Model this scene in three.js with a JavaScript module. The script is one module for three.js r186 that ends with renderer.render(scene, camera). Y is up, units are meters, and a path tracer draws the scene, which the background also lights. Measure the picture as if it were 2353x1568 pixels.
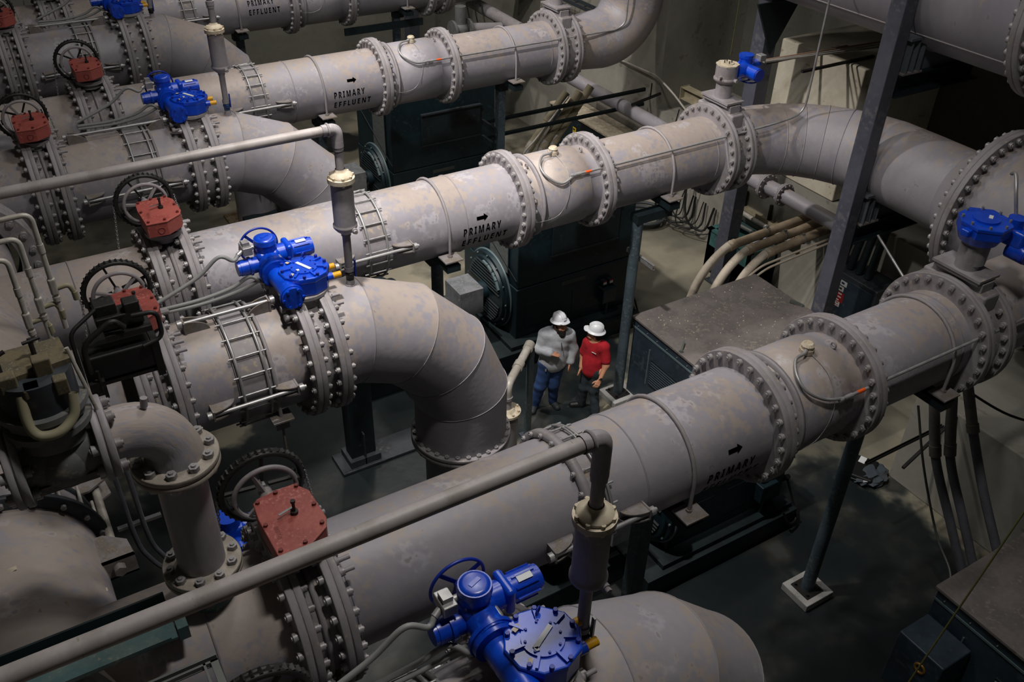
import * as THREE from 'three';
import { mergeGeometries } from 'three/addons/utils/BufferGeometryUtils.js';
import { RoundedBoxGeometry } from 'three/addons/geometries/RoundedBoxGeometry.js';
import { RectAreaLightUniformsLib } from 'three/addons/lights/RectAreaLightUniformsLib.js';

// ---------------------------------------------------------------- camera, lights, exposure
const scene = new THREE.Scene();
const renderer = new THREE.WebGLRenderer({ antialias: true });
renderer.toneMapping = THREE.LinearToneMapping;
renderer.toneMappingExposure = 1.0;
renderer.shadowMap.enabled = true;
RectAreaLightUniformsLib.init();
const camera = new THREE.PerspectiveCamera(41.173, 2353 / 1568, 0.1, 120);
{
  const yaw = 0.55863, pit = 0.62231, rol = 0.030417;
  const f = new THREE.Vector3(Math.sin(yaw) * Math.cos(pit), -Math.sin(pit), -Math.cos(yaw) * Math.cos(pit));
  const r = new THREE.Vector3().crossVectors(f, new THREE.Vector3(0, 1, 0)).normalize();
  const u = new THREE.Vector3().crossVectors(r, f);
  const c = Math.cos(rol), s = Math.sin(rol);
  const R = r.clone().multiplyScalar(c).addScaledVector(u, s), U = r.clone().multiplyScalar(-s).addScaledVector(u, c);
  camera.position.set(0, 9.88, 0);
  camera.quaternion.setFromRotationMatrix(new THREE.Matrix4().makeBasis(R, U, f.clone().negate()));
}
const LAMP_NITS = 190;                       // luminance of the ceiling lamps
const lampSpots = [                          // x, y, z, strength: unseen high-bay lamps; the last is added to fill the front
  [5.0, 14.2, -8.6, .42], [6.6, 14.2, -14.2, .42], [8.6, 14.2, -19.6, .3], [3.6, 14.2, -3.4, .75],
];
const FLOOD_CD = 300;                        // candela of floodlights added out of view to brighten the middle
const addedFloods = [                             // position, aim, strength, half angle in degrees
  [[2.4, 12.6, -7.0], [5.8, 2.4, -9.2], 1.1, 35], [[3.0, 12.6, -12.6], [8.6, 3.2, -13.2], 1.1, 40], [[4.6, 12.6, -18.6], [9.0, 3, -18.8], .45, 38],
];

// ---------------------------------------------------------------- helpers
let seed = 12345;
const rnd = () => { seed = (seed * 1664525 + 1013904223) >>> 0; return seed / 4294967296; };
const taken = {};
function numbered(n) { if (!(n in taken)) { taken[n] = 0; return n; } taken[n]++; return n + '_' + String(taken[n]).padStart(3, '0'); }
const V = (x, y, z) => new THREE.Vector3(x, y, z);
const D = Math.PI / 180, PI = Math.PI;
function thing(name, label, category, p = [0, 0, 0], group, ry = 0) {
  const o = new THREE.Group(); o.name = numbered(name); o.position.set(...p); o.rotation.y = ry; scene.add(o);
  o.userData = { label, category }; if (group) o.userData.group = group;
  return o;
}
function flat(g) { if (g.index) g = g.toNonIndexed(); for (const k of Object.keys(g.attributes)) if (!['position', 'normal', 'uv'].includes(k)) g.deleteAttribute(k); return g; }
function boxUV(g) {                          // uv in metres from the dominant axis of the normal
  const p = g.attributes.position, n = g.attributes.normal, uv = new Float32Array(p.count * 2);
  for (let i = 0; i < p.count; i++) {
    const ax = Math.abs(n.getX(i)), ay = Math.abs(n.getY(i)), az = Math.abs(n.getZ(i));
    if (ay >= ax && ay >= az) { uv[2 * i] = p.getX(i); uv[2 * i + 1] = p.getZ(i); }
    else if (ax >= az) { uv[2 * i] = p.getZ(i); uv[2 * i + 1] = p.getY(i); }
    else { uv[2 * i] = p.getX(i); uv[2 * i + 1] = p.getY(i); }
  }
  g.setAttribute('uv', new THREE.BufferAttribute(uv, 2)); return g;
}
function merge(gs) { gs = (Array.isArray(gs) ? gs : [gs]).map(flat); return gs.length > 1 ? mergeGeometries(gs, false) : gs[0]; }
function meshOf(name, g, mat, parent, p, r) {
  const m = new THREE.Mesh(g, mat); m.name = name; m.castShadow = m.receiveShadow = true;
  if (p) m.position.set(...p); if (r) m.rotation.set(...r);
  if (parent) parent.add(m); return m;
}
// part with uv in metres; keep=true keeps the geometry's own uv
function part(name, gs, mat, parent, keep) { let g = merge(gs); if (!keep) g = boxUV(g); return meshOf(name, g, mat, parent); }
function solo(name, gs, mat, label, category, group, keep, p) {
  const m = part(numbered(name), gs, mat, scene, keep); if (p) m.position.set(...p);
  m.userData = { label, category }; if (group) m.userData.group = group; return m;
}
function struct(name, gs, mat, keep) { const m = part(name, gs, mat, scene, keep); m.userData.kind = 'structure'; return m; }
function tf(g, p = [0, 0, 0], r = [0, 0, 0], s = [1, 1, 1]) {
  g.applyMatrix4(new THREE.Matrix4().compose(V(...p), new THREE.Quaternion().setFromEuler(new THREE.Euler(...r)), V(...s))); return g;
}
const box = (w, h, d, p, r) => tf(new THREE.BoxGeometry(w, h, d), p, r);
const rbox = (w, h, d, rad, p, r) => tf(new RoundedBoxGeometry(w, h, d, 2, Math.min(rad, w / 2.01, h / 2.01, d / 2.01)), p, r);
const b2 = (x0, x1, y0, y1, z0, z1) => box(x1 - x0, y1 - y0, z1 - z0, [(x0 + x1) / 2, (y0 + y1) / 2, (z0 + z1) / 2]);
const cylY = (r, h, p, n = 24, r2 = r) => tf(new THREE.CylinderGeometry(r2, r, h, n), p);
const cylX = (r, h, p, n = 24, r2 = r) => tf(new THREE.CylinderGeometry(r2, r, h, n), p, [0, 0, -PI / 2]);   // r2 at +x
const cylZ = (r, h, p, n = 24, r2 = r) => tf(new THREE.CylinderGeometry(r2, r, h, n), p, [PI / 2, 0, 0]);    // r2 at +z
const sph = (r, p, s = [1, 1, 1], n = 20) => tf(new THREE.SphereGeometry(r, n, Math.round(n * .7)), p, [0, 0, 0], s);
const lathe = (pts, n = 40) => new THREE.LatheGeometry(pts.map(a => new THREE.Vector2(a[0], a[1])), n);
const latheX = (pts, n = 48, p = [0, 0, 0]) => tf(lathe(pts, n), p, [0, 0, -PI / 2]);                        // profile [r, x]
const latheZ = (pts, n = 48, p = [0, 0, 0]) => tf(lathe(pts, n), p, [PI / 2, 0, 0]);                         // profile [r, z]
const torX = (R, r, p, n = 48, m = 8) => tf(new THREE.TorusGeometry(R, r, m, n), p, [0, PI / 2, 0]);
function rod(a, b, r, n = 10) {              // straight bar between two points
  const A = V(...a), B = V(...b), L = A.distanceTo(B), g = new THREE.CylinderGeometry(r, r, L, n);
  g.applyQuaternion(new THREE.Quaternion().setFromUnitVectors(V(0, 1, 0), B.clone().sub(A).normalize()));
  g.translate((A.x + B.x) / 2, (A.y + B.y) / 2, (A.z + B.z) / 2); return g;
}
function bar(a, b, w, h) {                   // rectangular bar between two points, h towards up
  const A = V(...a), B = V(...b), L = A.distanceTo(B), g = new THREE.BoxGeometry(w, h, L);
  const m = new THREE.Matrix4().lookAt(A, B, Math.abs(B.clone().sub(A).normalize().y) > .98 ? V(1, 0, 0) : V(0, 1, 0));
  g.applyMatrix4(m); g.translate((A.x + B.x) / 2, (A.y + B.y) / 2, (A.z + B.z) / 2); return g;
}
function hose(pts, r, n = 40, m = 8, tension = .5) { return new THREE.TubeGeometry(new THREE.CatmullRomCurve3(pts.map(p => V(...p)), false, 'catmullrom', tension), n, r, m); }
function bent(pts, r, R = .1, m = 10) {      // conduit: straight runs joined by round bends of radius R
  const P = pts.map(p => V(...p)), path = new THREE.CurvePath(); let last = P[0];
  for (let i = 1; i < P.length; i++) {
    if (i === P.length - 1) { path.add(new THREE.LineCurve3(last, P[i])); break; }
    const a = P[i - 1].clone().sub(P[i]), b = P[i + 1].clone().sub(P[i]), q = Math.min(R, a.length() * .49, b.length() * .49);
    const s = P[i].clone().addScaledVector(a.normalize(), q), e = P[i].clone().addScaledVector(b.normalize(), q);
    if (s.distanceTo(last) > 1e-4) path.add(new THREE.LineCurve3(last, s));
    path.add(new THREE.QuadraticBezierCurve3(s, P[i].clone(), e)); last = e;
  }
  const sm = []; const cs = path.curves;
  for (const c of cs) { const k = c.isLineCurve3 ? 1 : 6; for (let i = 0; i < k; i++) sm.push(c.getPoint(i / k)); }
  sm.push(cs[cs.length - 1].getPoint(1));
  return sweep(sm, () => r, m);
}
// tube through points with rings in the bisecting planes (mitred); uv: u metres along /4, v around
function sweep(P, rad, m = 40, smooth = true, upRef) {
  const n = P.length, pos = [], uv = [], idx = []; let L = 0;
  const t = i => (i === 0 ? P[1].clone().sub(P[0]) : i === n - 1 ? P[n - 1].clone().sub(P[n - 2]) : P[i].clone().sub(P[i - 1]).normalize().add(P[i + 1].clone().sub(P[i]).normalize())).normalize();
  let T = t(0), N = upRef ? upRef.clone() : (Math.abs(T.y) < .9 ? V(0, 1, 0) : V(1, 0, 0)); N.addScaledVector(T, -N.dot(T)).normalize();
  const push = (Q, Tn, Nn, dirs, r) => {       // ring projected along segment direction onto plane (Q,Tn)
    const Bn = new THREE.Vector3().crossVectors(dirs, Nn).normalize();
    for (let k = 0; k <= m; k++) {
      const a = k / m * 2 * PI, o = Nn.clone().multiplyScalar(-Math.cos(a) * r).addScaledVector(Bn, Math.sin(a) * r);
      const s = -o.dot(Tn) / Math.max(.3, dirs.dot(Tn)); o.addScaledVector(dirs, s);
      pos.push(Q.x + o.x, Q.y + o.y, Q.z + o.z); uv.push(L / 4, k / m);
    }
  };
  let ring = 0; const w = m + 1; let prevDir = T.clone();
  for (let i = 0; i < n - 1; i++) {
    const d = P[i + 1].clone().sub(P[i]).normalize();
    N.applyQuaternion(new THREE.Quaternion().setFromUnitVectors(prevDir, d)); prevDir = d;
    push(P[i], t(i), N, d, rad(i)); L += P[i].distanceTo(P[i + 1]); push(P[i + 1], t(i + 1), N, d, rad(i + 1));
    for (let k = 0; k < m; k++) { const a = (ring) * w + k, b = (ring + 1) * w + k; idx.push(a, b, a + 1, b, b + 1, a + 1); }
    ring += 2;
  }
  const g = new THREE.BufferGeometry(); g.setAttribute('position', new THREE.Float32BufferAttribute(pos, 3)); g.setAttribute('uv', new THREE.Float32BufferAttribute(uv, 2)); g.setIndex(idx); g.computeVertexNormals();
  // seam and (if smooth) segment joints share normals
  const nr = g.attributes.normal;
  const avg = (a, b) => { const x = nr.getX(a) + nr.getX(b), y = nr.getY(a) + nr.getY(b), z = nr.getZ(a) + nr.getZ(b), l = Math.hypot(x, y, z) || 1; nr.setXYZ(a, x / l, y / l, z / l); nr.setXYZ(b, x / l, y / l, z / l); };
  for (let q = 0; q < ring; q++) avg(q * w, q * w + m);
  if (smooth) for (let q = 1; q + 1 < ring; q += 2) for (let k = 0; k <= m; k++) avg(q * w + k, (q + 1) * w + k);
  return g;
}
function pipeX(x0, x1, r, m = 56) { return sweep([V(x0, 0, 0), V((x0 + x1) / 2, 0, 0), V(x1, 0, 0)], () => r, m); }
function pipeY(y0, y1, r, m = 40) { return sweep([V(0, y0, 0), V(0, (y0 + y1) / 2, 0), V(0, y1, 0)], () => r, m); }
function pipeZ(z0, z1, r, m = 56, r1 = r) { return sweep([V(0, 0, z0), V(0, 0, z1)], i => i ? r1 : r, m); }
const shape = (pts) => new THREE.Shape(pts.map(p => new THREE.Vector2(p[0], p[1])));
function extrude(pts, depth, bevel = 0, p, r) { return tf(new THREE.ExtrudeGeometry(pts instanceof THREE.Shape ? pts : shape(pts), { depth, bevelEnabled: bevel > 0, bevelThickness: bevel, bevelSize: bevel, bevelSegments: 2, curveSegments: 16 }), p, r); }
// extrude an (x,z) outline upwards from y0 to y1
function prismY(pts, y0, y1, bevel = 0) { return tf(new THREE.ExtrudeGeometry(shape(pts.map(a => [a[0], -a[1]])), { depth: y1 - y0 - 2 * bevel, bevelEnabled: bevel > 0, bevelThickness: bevel, bevelSize: bevel, bevelSegments: 2 }), [0, y0 + bevel, 0], [-PI / 2, 0, 0]); }

// ---------------------------------------------------------------- textures
function noiseGrid(w, h, cx, cy, sd) {       // tileable value noise, cx by cy cells
  const R = []; let s = sd * 7919 + 17; for (let i = 0; i < cx * cy; i++) { s = (s * 1664525 + 1013904223) >>> 0; R.push(s / 4294967296); }
  const o = new Float32Array(w * h), sm = t => t * t * (3 - 2 * t);
  for (let y = 0; y < h; y++) { const fy = y / h * cy, iy = Math.floor(fy), ty = sm(fy - iy), r0 = (iy % cy) * cx, r1 = ((iy + 1) % cy) * cx;
    for (let x = 0; x < w; x++) { const fx = x / w * cx, ix = Math.floor(fx), tx = sm(fx - ix), a = ix % cx, b = (ix + 1) % cx;
      o[y * w + x] = (R[r0 + a] * (1 - tx) + R[r0 + b] * tx) * (1 - ty) + (R[r1 + a] * (1 - tx) + R[r1 + b] * tx) * ty; } }
  return o;
}
function fbm(w, h, cx, cy, oct, sd) { const o = new Float32Array(w * h); let a = .5, t = 0; for (let k = 0; k < oct; k++) { const n = noiseGrid(w, h, cx << k, cy << k, sd + k * 13); for (let i = 0; i < o.length; i++) o[i] += n[i] * a; t += a; a *= .5; } for (let i = 0; i < o.length; i++) o[i] /= t; return o; }
function tex(w, h, fn, srgb = true, wrap = true) {
  const d = new Uint8Array(w * h * 4);
  for (let y = 0; y < h; y++) for (let x = 0; x < w; x++) { const c = fn(x, y, y * w + x), i = (y * w + x) * 4; if (typeof c === 'number') { d[i] = d[i + 1] = d[i + 2] = Math.max(0, Math.min(255, c)); } else for (let k = 0; k < 3; k++) d[i + k] = Math.max(0, Math.min(255, c[k])); d[i + 3] = 255; }
  const t = new THREE.DataTexture(d, w, h, THREE.RGBAFormat); t.magFilter = THREE.LinearFilter; t.minFilter = THREE.LinearMipmapLinearFilter; t.generateMipmaps = true;
  if (wrap) t.wrapS = t.wrapT = THREE.RepeatWrapping; if (srgb) t.colorSpace = THREE.SRGBColorSpace; t.needsUpdate = true; return t;
}
const mix = (a, b, t) => [a[0] + (b[0] - a[0]) * t, a[1] + (b[1] - a[1]) * t, a[2] + (b[2] - a[2]) * t];
const sstep = (a, b, x) => { const t = Math.max(0, Math.min(1, (x - a) / (b - a))); return t * t * (3 - 2 * t); };
const rep = (t, x, y) => { const c = t.clone(); c.repeat.set(x, y); c.needsUpdate = true; return c; };
const bumpFine = (() => { const a = fbm(256, 256, 8, 8, 5, 3); return tex(256, 256, (x, y, i) => a[i] * 255, false); })();
// paint on the big pipes: patches of tan settled dust with ragged edges, scuffed pale areas, specks
function pipePaint(sd, base, dustAmt, scuffAmt) {
  const w = 1024, h = 768, a = fbm(w, h, 6, 5, 7, sd), b = fbm(w, h, 12, 10, 6, sd + 50), c = fbm(w, h, 80, 60, 3, sd + 90), e = fbm(w, h, 20, 4, 6, sd + 130);
  const dust = [base[0] * 1.05, base[1] * .99, base[2] * .89], scuff = [base[0] * 1.14, base[1] * 1.15, base[2] * 1.15], dark = [base[0] * .74, base[1] * .71, base[2] * .68];
  return tex(w, h, (x, y, i) => {
    const top = -Math.cos(y / h * 2 * PI);                            // +1 on the crown where dirt lies
    let col = mix(base, [base[0] * .93, base[1] * .93, base[2] * .94], sstep(.38, .64, a[i]));
    col = mix(col, dust, .85 * sstep(-.16, .22, (a[i] - .5) * 1.05 + (e[i] - .5) * .8 + (c[i] - .5) * 1.0 + top * .55 - .42 + dustAmt));
    col = mix(col, scuff, .6 * sstep(.0, .16, (b[i] - .5) * 1.25 + (c[i] - .5) * .5 + top * .12 - .3 + scuffAmt));
    col = mix(col, dark, .55 * sstep(.79, .9, c[i] * .7 + b[i] * .45));
    const g = (c[i] - .5) * 9; return [col[0] + g, col[1] + g, col[2] + g];
  });
}
const PAINT = [152, 149, 157];
const std = (o) => new THREE.MeshStandardMaterial(o);
const mPipe = [0, 1, 2, 3].map(k => std({ map: pipePaint(11 + k * 31, PAINT, [.02, .06, .02, -.08][k], [.06, .04, .1, .02][k]), bumpMap: rep(bumpFine, 10, 8), bumpScale: .0012, roughness: .5, metalness: .05 }));
const mDusty = std({ map: pipePaint(201, PAINT, .2, -.06), bumpMap: rep(bumpFine, 10, 8), bumpScale: .0016, roughness: .62 });
function mottled(sd, c0, c1, c2, k = 512, cells = 6) { const a = fbm(k, k, cells, cells, 6, sd), b = fbm(k, k, cells * 8, cells * 8, 3, sd + 9); return tex(k, k, (x, y, i) => { let c = mix(c0, c1, sstep(.35, .65, a[i])); c = mix(c, c2, sstep(.62, .74, b[i] * .6 + a[i] * .4)); const g = (b[i] - .5) * 12; return [c[0] + g, c[1] + g, c[2] + g]; }); }
const paintTile = rep(mottled(301, [146, 142, 147], [134, 129, 132], [158, 146, 128]), .7, .7);
const mSteel = std({ map: paintTile, bumpMap: rep(bumpFine, 3, 3), bumpScale: .001, roughness: .55 });                              // painted flanges, brackets
const mNut = std({ map: rep(mottled(331, [158, 156, 158], [134, 130, 132], [112, 106, 102], 128, 4), 4, 4), roughness: .45, metalness: .25 });
const mGalv = std({ map: rep(mottled(341, [172, 172, 174], [150, 150, 152], [134, 130, 124], 256, 5), 2, 2), roughness: .42, metalness: .5 });
const mConduit = std({ map: rep(mottled(351, [186, 182, 176], [168, 163, 155], [150, 142, 130], 256, 5), 2, 2), roughness: .5, metalness: .15 });
const mTeal = std({ map: rep(mottled(361, [17, 38, 46], [13, 31, 39], [28, 48, 54], 512, 5), .5, .5), roughness: .48, metalness: .05 });
const mTealDark = std({ map: rep(mottled(365, [16, 32, 37], [12, 24, 30], [30, 44, 46], 256, 5), .5, .5), roughness: .6 });
const mColumn = std({ map: rep(mottled(371, [84, 86, 98], [76, 78, 90], [92, 92, 98], 256, 4), .6, .6), roughness: .5 });
const mDarkSteel = std({ map: rep(mottled(375, [52, 58, 64], [42, 46, 52], [70, 70, 68], 256, 4), .8, .8), roughness: .55, metalness: .1 });
const mHeader = std({ map: pipePaint(411, PAINT, .02, -.06), bumpMap: rep(bumpFine, 10, 8), bumpScale: .001, roughness: .5 });
const mRed = std({ map: rep(mottled(381, [158, 80, 72], [146, 70, 64], [168, 100, 90], 256, 5), 1.4, 1.4), bumpMap: rep(bumpFine, 6, 6), bumpScale: .0012, roughness: .5 });
const mBlue = new THREE.MeshPhysicalMaterial({ map: rep(mottled(391, [4, 72, 206], [3, 60, 184], [14, 84, 214], 256, 5), 1, 1), roughness: .34, clearcoat: .4, clearcoatRoughness: .25 });
const mBlueDeep = std({ color: 0x14309c, roughness: .4 });
const mYellow = std({ color: 0xd9a016, roughness: .45 });
const mYellowTag = std({ color: 0xcdb32c, roughness: .6 });
const mBlack = std({ color: 0x101214, roughness: .5 });
const mIron = std({ map: rep(mottled(395, [34, 34, 34], [24, 24, 25], [58, 54, 50], 256, 5), 2, 2), roughness: .55, metalness: .1 });
const mWhite = std({ color: 0xd8dce0, roughness: .5 });
const mCream = std({ map: rep(mottled(397, [200, 190, 172], [184, 172, 150], [150, 132, 108], 256, 5), 4, 4), roughness: .6 });
const mOrange = std({ color: 0xd8571e, roughness: .5 });
const mBrass = std({ color: 0x9c7436, roughness: .4, metalness: .6 });
const mRust = std({ map: rep(mottled(399, [120, 98, 72], [150, 134, 112], [78, 56, 40], 256, 6), 1.5, 1.5), roughness: .8 });
const mCable = std({ color: 0x0e1012, roughness: .6 });
const mStencil = std({ color: 0x17181a, roughness: .6 });
const mChrome = std({ color: 0xb9bcc0, roughness: .25, metalness: .85 });
const dullTop = rep(mottled(405, [110, 104, 102], [98, 93, 92], [122, 114, 106], 512, 6), .6, .6);
const mBoxTop = std({ map: dullTop, bumpMap: rep(bumpFine, 4, 4), bumpScale: .001, roughness: .7 });
const mBoxSide = std({ map: rep(mottled(407, [44, 58, 70], [38, 50, 62], [54, 66, 76], 256, 4), .6, .6), roughness: .5 });


const mElbowR = std({ map: pipePaint(441, PAINT, .06, -.04), bumpMap: rep(bumpFine, 10, 8), bumpScale: .0012, roughness: .55 });
const mElbowR2 = std({ map: pipePaint(451, PAINT, .05, .02), bumpMap: rep(bumpFine, 10, 8), bumpScale: .0012, roughness: .5 });
const mElbowS = [0, 1].map(k => std({ map: pipePaint(461 + k * 20, PAINT, .0, -.06), bumpMap: rep(bumpFine, 12, 10), bumpScale: .0012, roughness: .58 }));
const mHeaderFl = mSteel;
const mBlueGrey = std({ color: 0x1c3f6e, roughness: .5 });
const mVent = std({ map: rep(mottled(475, [158, 152, 152], [144, 138, 136], [126, 118, 110], 512, 8), .8, .8), roughness: .5 });
const mTealPatch = std({ map: rep(mottled(481, [44, 84, 84], [60, 92, 90], [110, 112, 106], 256, 4), 1, 1), roughness: .6 });
const mCreamSteel = std({ map: rep(mottled(485, [168, 160, 150], [150, 142, 132], [124, 116, 104], 256, 5), 2, 2), roughness: .55 });
const mDarkValve = std({ map: rep(mottled(489, [104, 106, 108], [90, 92, 94], [116, 108, 96], 256, 5), 1.5, 1.5), roughness: .6 });  // grey valve paint, with some of its shade put into the tone
const mOliveDust = std({ map: rep(mottled(493, [104, 94, 72], [88, 82, 66], [120, 112, 92], 256, 5), 3, 3), roughness: .8 });
const mConduitOlive = std({ color: 0x8f8a72, roughness: .6 });
const mTealDust = std({ map: rep(mottled(497, [70, 98, 100], [86, 104, 102], [122, 124, 114], 256, 5), 1.2, 1.2), roughness: .7 });
const mGalvDark = std({ color: 0x6a6e6c, roughness: .45, metalness: .4 });
const fabric = (sd, c0, c1, c2) => std({ map: rep(mottled(sd, c0, c1, c2, 256, 8), 4, 4), bumpMap: rep(bumpFine, 24, 24), bumpScale: .0015, roughness: .9 });
const mRustPaint = std({ map: rep(mottled(541, [128, 124, 126], [116, 108, 102], [142, 128, 106], 256, 5), 3, 3), roughness: .6 });
const mRedDark = std({ color: 0x6e2c28, roughness: .55 });
const mPost = std({ map: rep(mottled(551, [74, 88, 98], [64, 78, 88], [92, 100, 104], 256, 5), .8, .8), roughness: .5 });
const mPad = std({ map: rep(mottled(555, [170, 170, 170], [154, 154, 154], [128, 126, 120], 256, 5), 1, 1), roughness: .85 });
const mHose = std({ color: 0x8a8c8c, roughness: .5 });
const mPlate = std({ color: 0x3c423e, roughness: .6 }), mRedSign = std({ color: 0xb02a2a, roughness: .6 }), mMeshGrey = std({ map: rep(mottled(701, [92, 96, 94], [80, 84, 84], [64, 70, 72], 128, 16), 3, 3), roughness: .6 });
const mMotorRim = std({ color: 0x56676c, roughness: .42 }), mGuard = std({ map: rep(mottled(705, [116, 118, 122], [96, 100, 104], [140, 138, 136], 256, 5), 1.4, 1.4), roughness: .5, metalness: .1 });
const mSaddle = std({ map: rep(mottled(711, [86, 92, 98], [76, 82, 88], [98, 98, 96], 256, 4), 1, 1), roughness: .55 });
const mBeige = std({ map: rep(mottled(715, [150, 142, 118], [136, 128, 106], [116, 106, 88], 256, 5), 1.5, 1.5), roughness: .7 });
const mConduitDust = std({ map: rep(mottled(721, [178, 168, 154], [162, 152, 138], [140, 128, 112], 256, 5), 1.5, 1.5), roughness: .65 });
const mConduitDust2 = std({ map: rep(mottled(725, [150, 134, 112], [132, 118, 100], [112, 98, 80], 256, 5), 1.5, 1.5), roughness: .75 });
const mTealTank = std({ map: rep(mottled(731, [52, 92, 90], [44, 80, 80], [74, 104, 98], 256, 5), 1.2, 1.2), roughness: .55 });
const mPlastic = std({ color: 0xbcc4d2, roughness: .45 }), mBottle = std({ color: 0x9db4d6, roughness: .4 });
const mHoseDark = std({ color: 0x33383b, roughness: .6 });
const mOrangeDull = std({ color: 0x9a7a68, roughness: .6 });
const mConduitDark = std({ map: rep(mottled(741, [96, 98, 106], [86, 88, 96], [104, 100, 96], 256, 5), 1.5, 1.5), roughness: .55 });
const mConduitDust3 = std({ map: rep(mottled(745, [112, 110, 104], [98, 96, 92], [126, 120, 108], 256, 5), 1.5, 1.5), roughness: .7 });
const mWrap = new THREE.MeshPhysicalMaterial({ color: 0x4a525a, roughness: .2, clearcoat: .6 });
const mConduitOlive2 = std({ map: rep(mottled(751, [164, 154, 130], [146, 138, 116], [112, 104, 86], 256, 5), 1.2, 1.2), roughness: .75 });
const mBlueNavy = std({ color: 0x161c3a, roughness: .5 });
const mCord = std({ color: 0x4a4a22, roughness: .7 });
const skinMat = std({ color: 0xb07a60, roughness: .6 }), mHat = std({ color: 0xdfe3ea, roughness: .35 });
const skinB = std({ color: 0xc08a6c, roughness: .6 });
const mHoodie = fabric(801, [172, 176, 184], [160, 164, 172], [180, 184, 188]), mJeans = fabric(805, [30, 60, 108], [24, 48, 90], [52, 82, 128]), mBoot = std({ color: 0x20262a, roughness: .7 }), mHair = std({ color: 0x1a1512, roughness: .9 }), mPolo = fabric(811, [172, 22, 38], [156, 16, 32], [182, 34, 48]), mTrouser = fabric(815, [44, 54, 62], [36, 46, 54], [54, 62, 70]), mShoe = std({ color: 0x121315, roughness: .55 });
const mBadge = std({ color: 0x3a4250, roughness: .5 });

// ---------------------------------------------------------------- room: floor, walls, ceiling
const concTile = rep(mottled(501, [178, 170, 152], [160, 152, 136], [128, 118, 104], 512, 5), .35, .35);
const wallTile = rep(mottled(511, [150, 148, 140], [136, 134, 126], [116, 112, 101], 512, 4), .22, .22);
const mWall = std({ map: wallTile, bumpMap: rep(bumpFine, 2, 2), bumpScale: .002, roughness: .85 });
const mWallShaded = std({ map: rep(mottled(515, [92, 92, 84], [84, 84, 77], [76, 73, 66], 512, 4), .22, .22), bumpMap: rep(bumpFine, 2, 2), bumpScale: .002, roughness: .9 });  // wall colour with shade put in, for the recess and unseen walls
const mBlock = std({ map: rep(mottled(521, [206, 200, 184], [192, 184, 166], [150, 142, 126], 512, 4), .5, .5), bumpMap: rep(bumpFine, 3, 3), bumpScale: .002, roughness: .85 });
const mConc = std({ map: concTile, bumpMap: rep(bumpFine, 2, 2), bumpScale: .002, roughness: .85 });
// floor: bare concrete with damp black stains, dark sealer and painted-in shade below the pipes
const FX0 = -5, FX1 = 16, FZ0 = -27, FZ1 = 5;
const mFloor = (() => {
  const w = 1344, h = 2048, a = fbm(w, h, 10, 16, 6, 601), b = fbm(w, h, 42, 64, 5, 611), c = fbm(w, h, 5, 7, 4, 621);
  const dampShadeAt = (X, Z) => {               // stained places, plus shaded floor painted dark
    let d = -1; const q = (cx, cz, rx, rz) => { d = Math.max(d, 1 - Math.hypot((X - cx) / rx, (Z - cz) / rz)); };
    q(6.6, -10.6, 2.1, 1.9); q(2.4, -9.6, 3.4, 2.6); q(2, -4.8, 5, 2.6); q(6.4, -5.2, 2.6, 1.6); q(1, -15.5, 4, 3.2); q(7.6, -3, 3.4, 2.4); q(9.0, -5.0, 2.2, 1.9); q(6.9, -9.3, 1.0, .5); q(7.6, -21.6, 1.4, .9); q(4.8, -12.5, 2.1, 1.9); return d;
  };
  const col = tex(w, h, (x, y, i) => {
    const X = FX0 + x / w * (FX1 - FX0), Z = FZ0 + y / h * (FZ1 - FZ0);
    let k = mix([140, 134, 118], [98, 96, 86], sstep(.38, .62, a[i])); k = mix(k, [86, 84, 74], .75 * sstep(.52, .68, b[i] * .5 + c[i] * .55));
    k = mix(k, mix([22, 30, 33], [56, 54, 49], sstep(.5, .72, b[i] * .5 + c[i] * .5)), .95 * sstep(-.06, .1, dampShadeAt(X, Z) + (a[i] - .5) * 1.1 + (b[i] - .5) * .5 - .08));
    k = mix(k, [60, 68, 70], .5 * sstep(.66, .76, b[i]) * sstep(.5, .6, c[i]));
    const g = (b[i] - .5) * 16; return [k[0] + g, k[1] + g, k[2] + g];
  });
  col.wrapS = col.wrapT = THREE.ClampToEdgeWrapping;
  const ro = tex(w >> 1, h >> 1, (x, y) => { const X = FX0 + x / (w >> 1) * (FX1 - FX0), Z = FZ0 + y / (h >> 1) * (FZ1 - FZ0), i = (y * 2) * w + x * 2; return 215 - 120 * sstep(-.05, .12, dampShadeAt(X, Z) + (a[i] - .5) * 1.1 - .08); }, false, false);
  return std({ map: col, roughnessMap: ro, roughness: 1, bumpMap: rep(bumpFine, 16, 24), bumpScale: .003 });
})();
{
  const g = b2(FX0, FX1, -.4, 0, FZ0, FZ1), p = g.attributes.position, uv = g.attributes.uv;
  for (let i = 0; i < p.count; i++) uv.setXY(i, (p.getX(i) - FX0) / (FX1 - FX0), (p.getZ(i) - FZ0) / (FZ1 - FZ0));
  struct('floor', g, mFloor, true);
}
struct('wall_back', b2(FX0, FX1, 0, 15.5, -26.6, -26), mWall);
struct('wall_front', b2(FX0, FX1, 0, 15.5, 4.4, 5), mWallShaded);
struct('wall_left', b2(FX0, FX0 + .5, 0, 15.5, FZ0 + 1, 4.4), mWallShaded);
struct('wall_right', b2(15.3, 16, 0, 15.5, -26, 4.4), mWallShaded);
struct('wall_buttress', b2(13.05, 15.3, 0, 15.5, -26, -15.02), mWall);
struct('wall_plinth', b2(13.05, 15.3, 0, 2.3, -15.02, -7.2), mWall);
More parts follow.
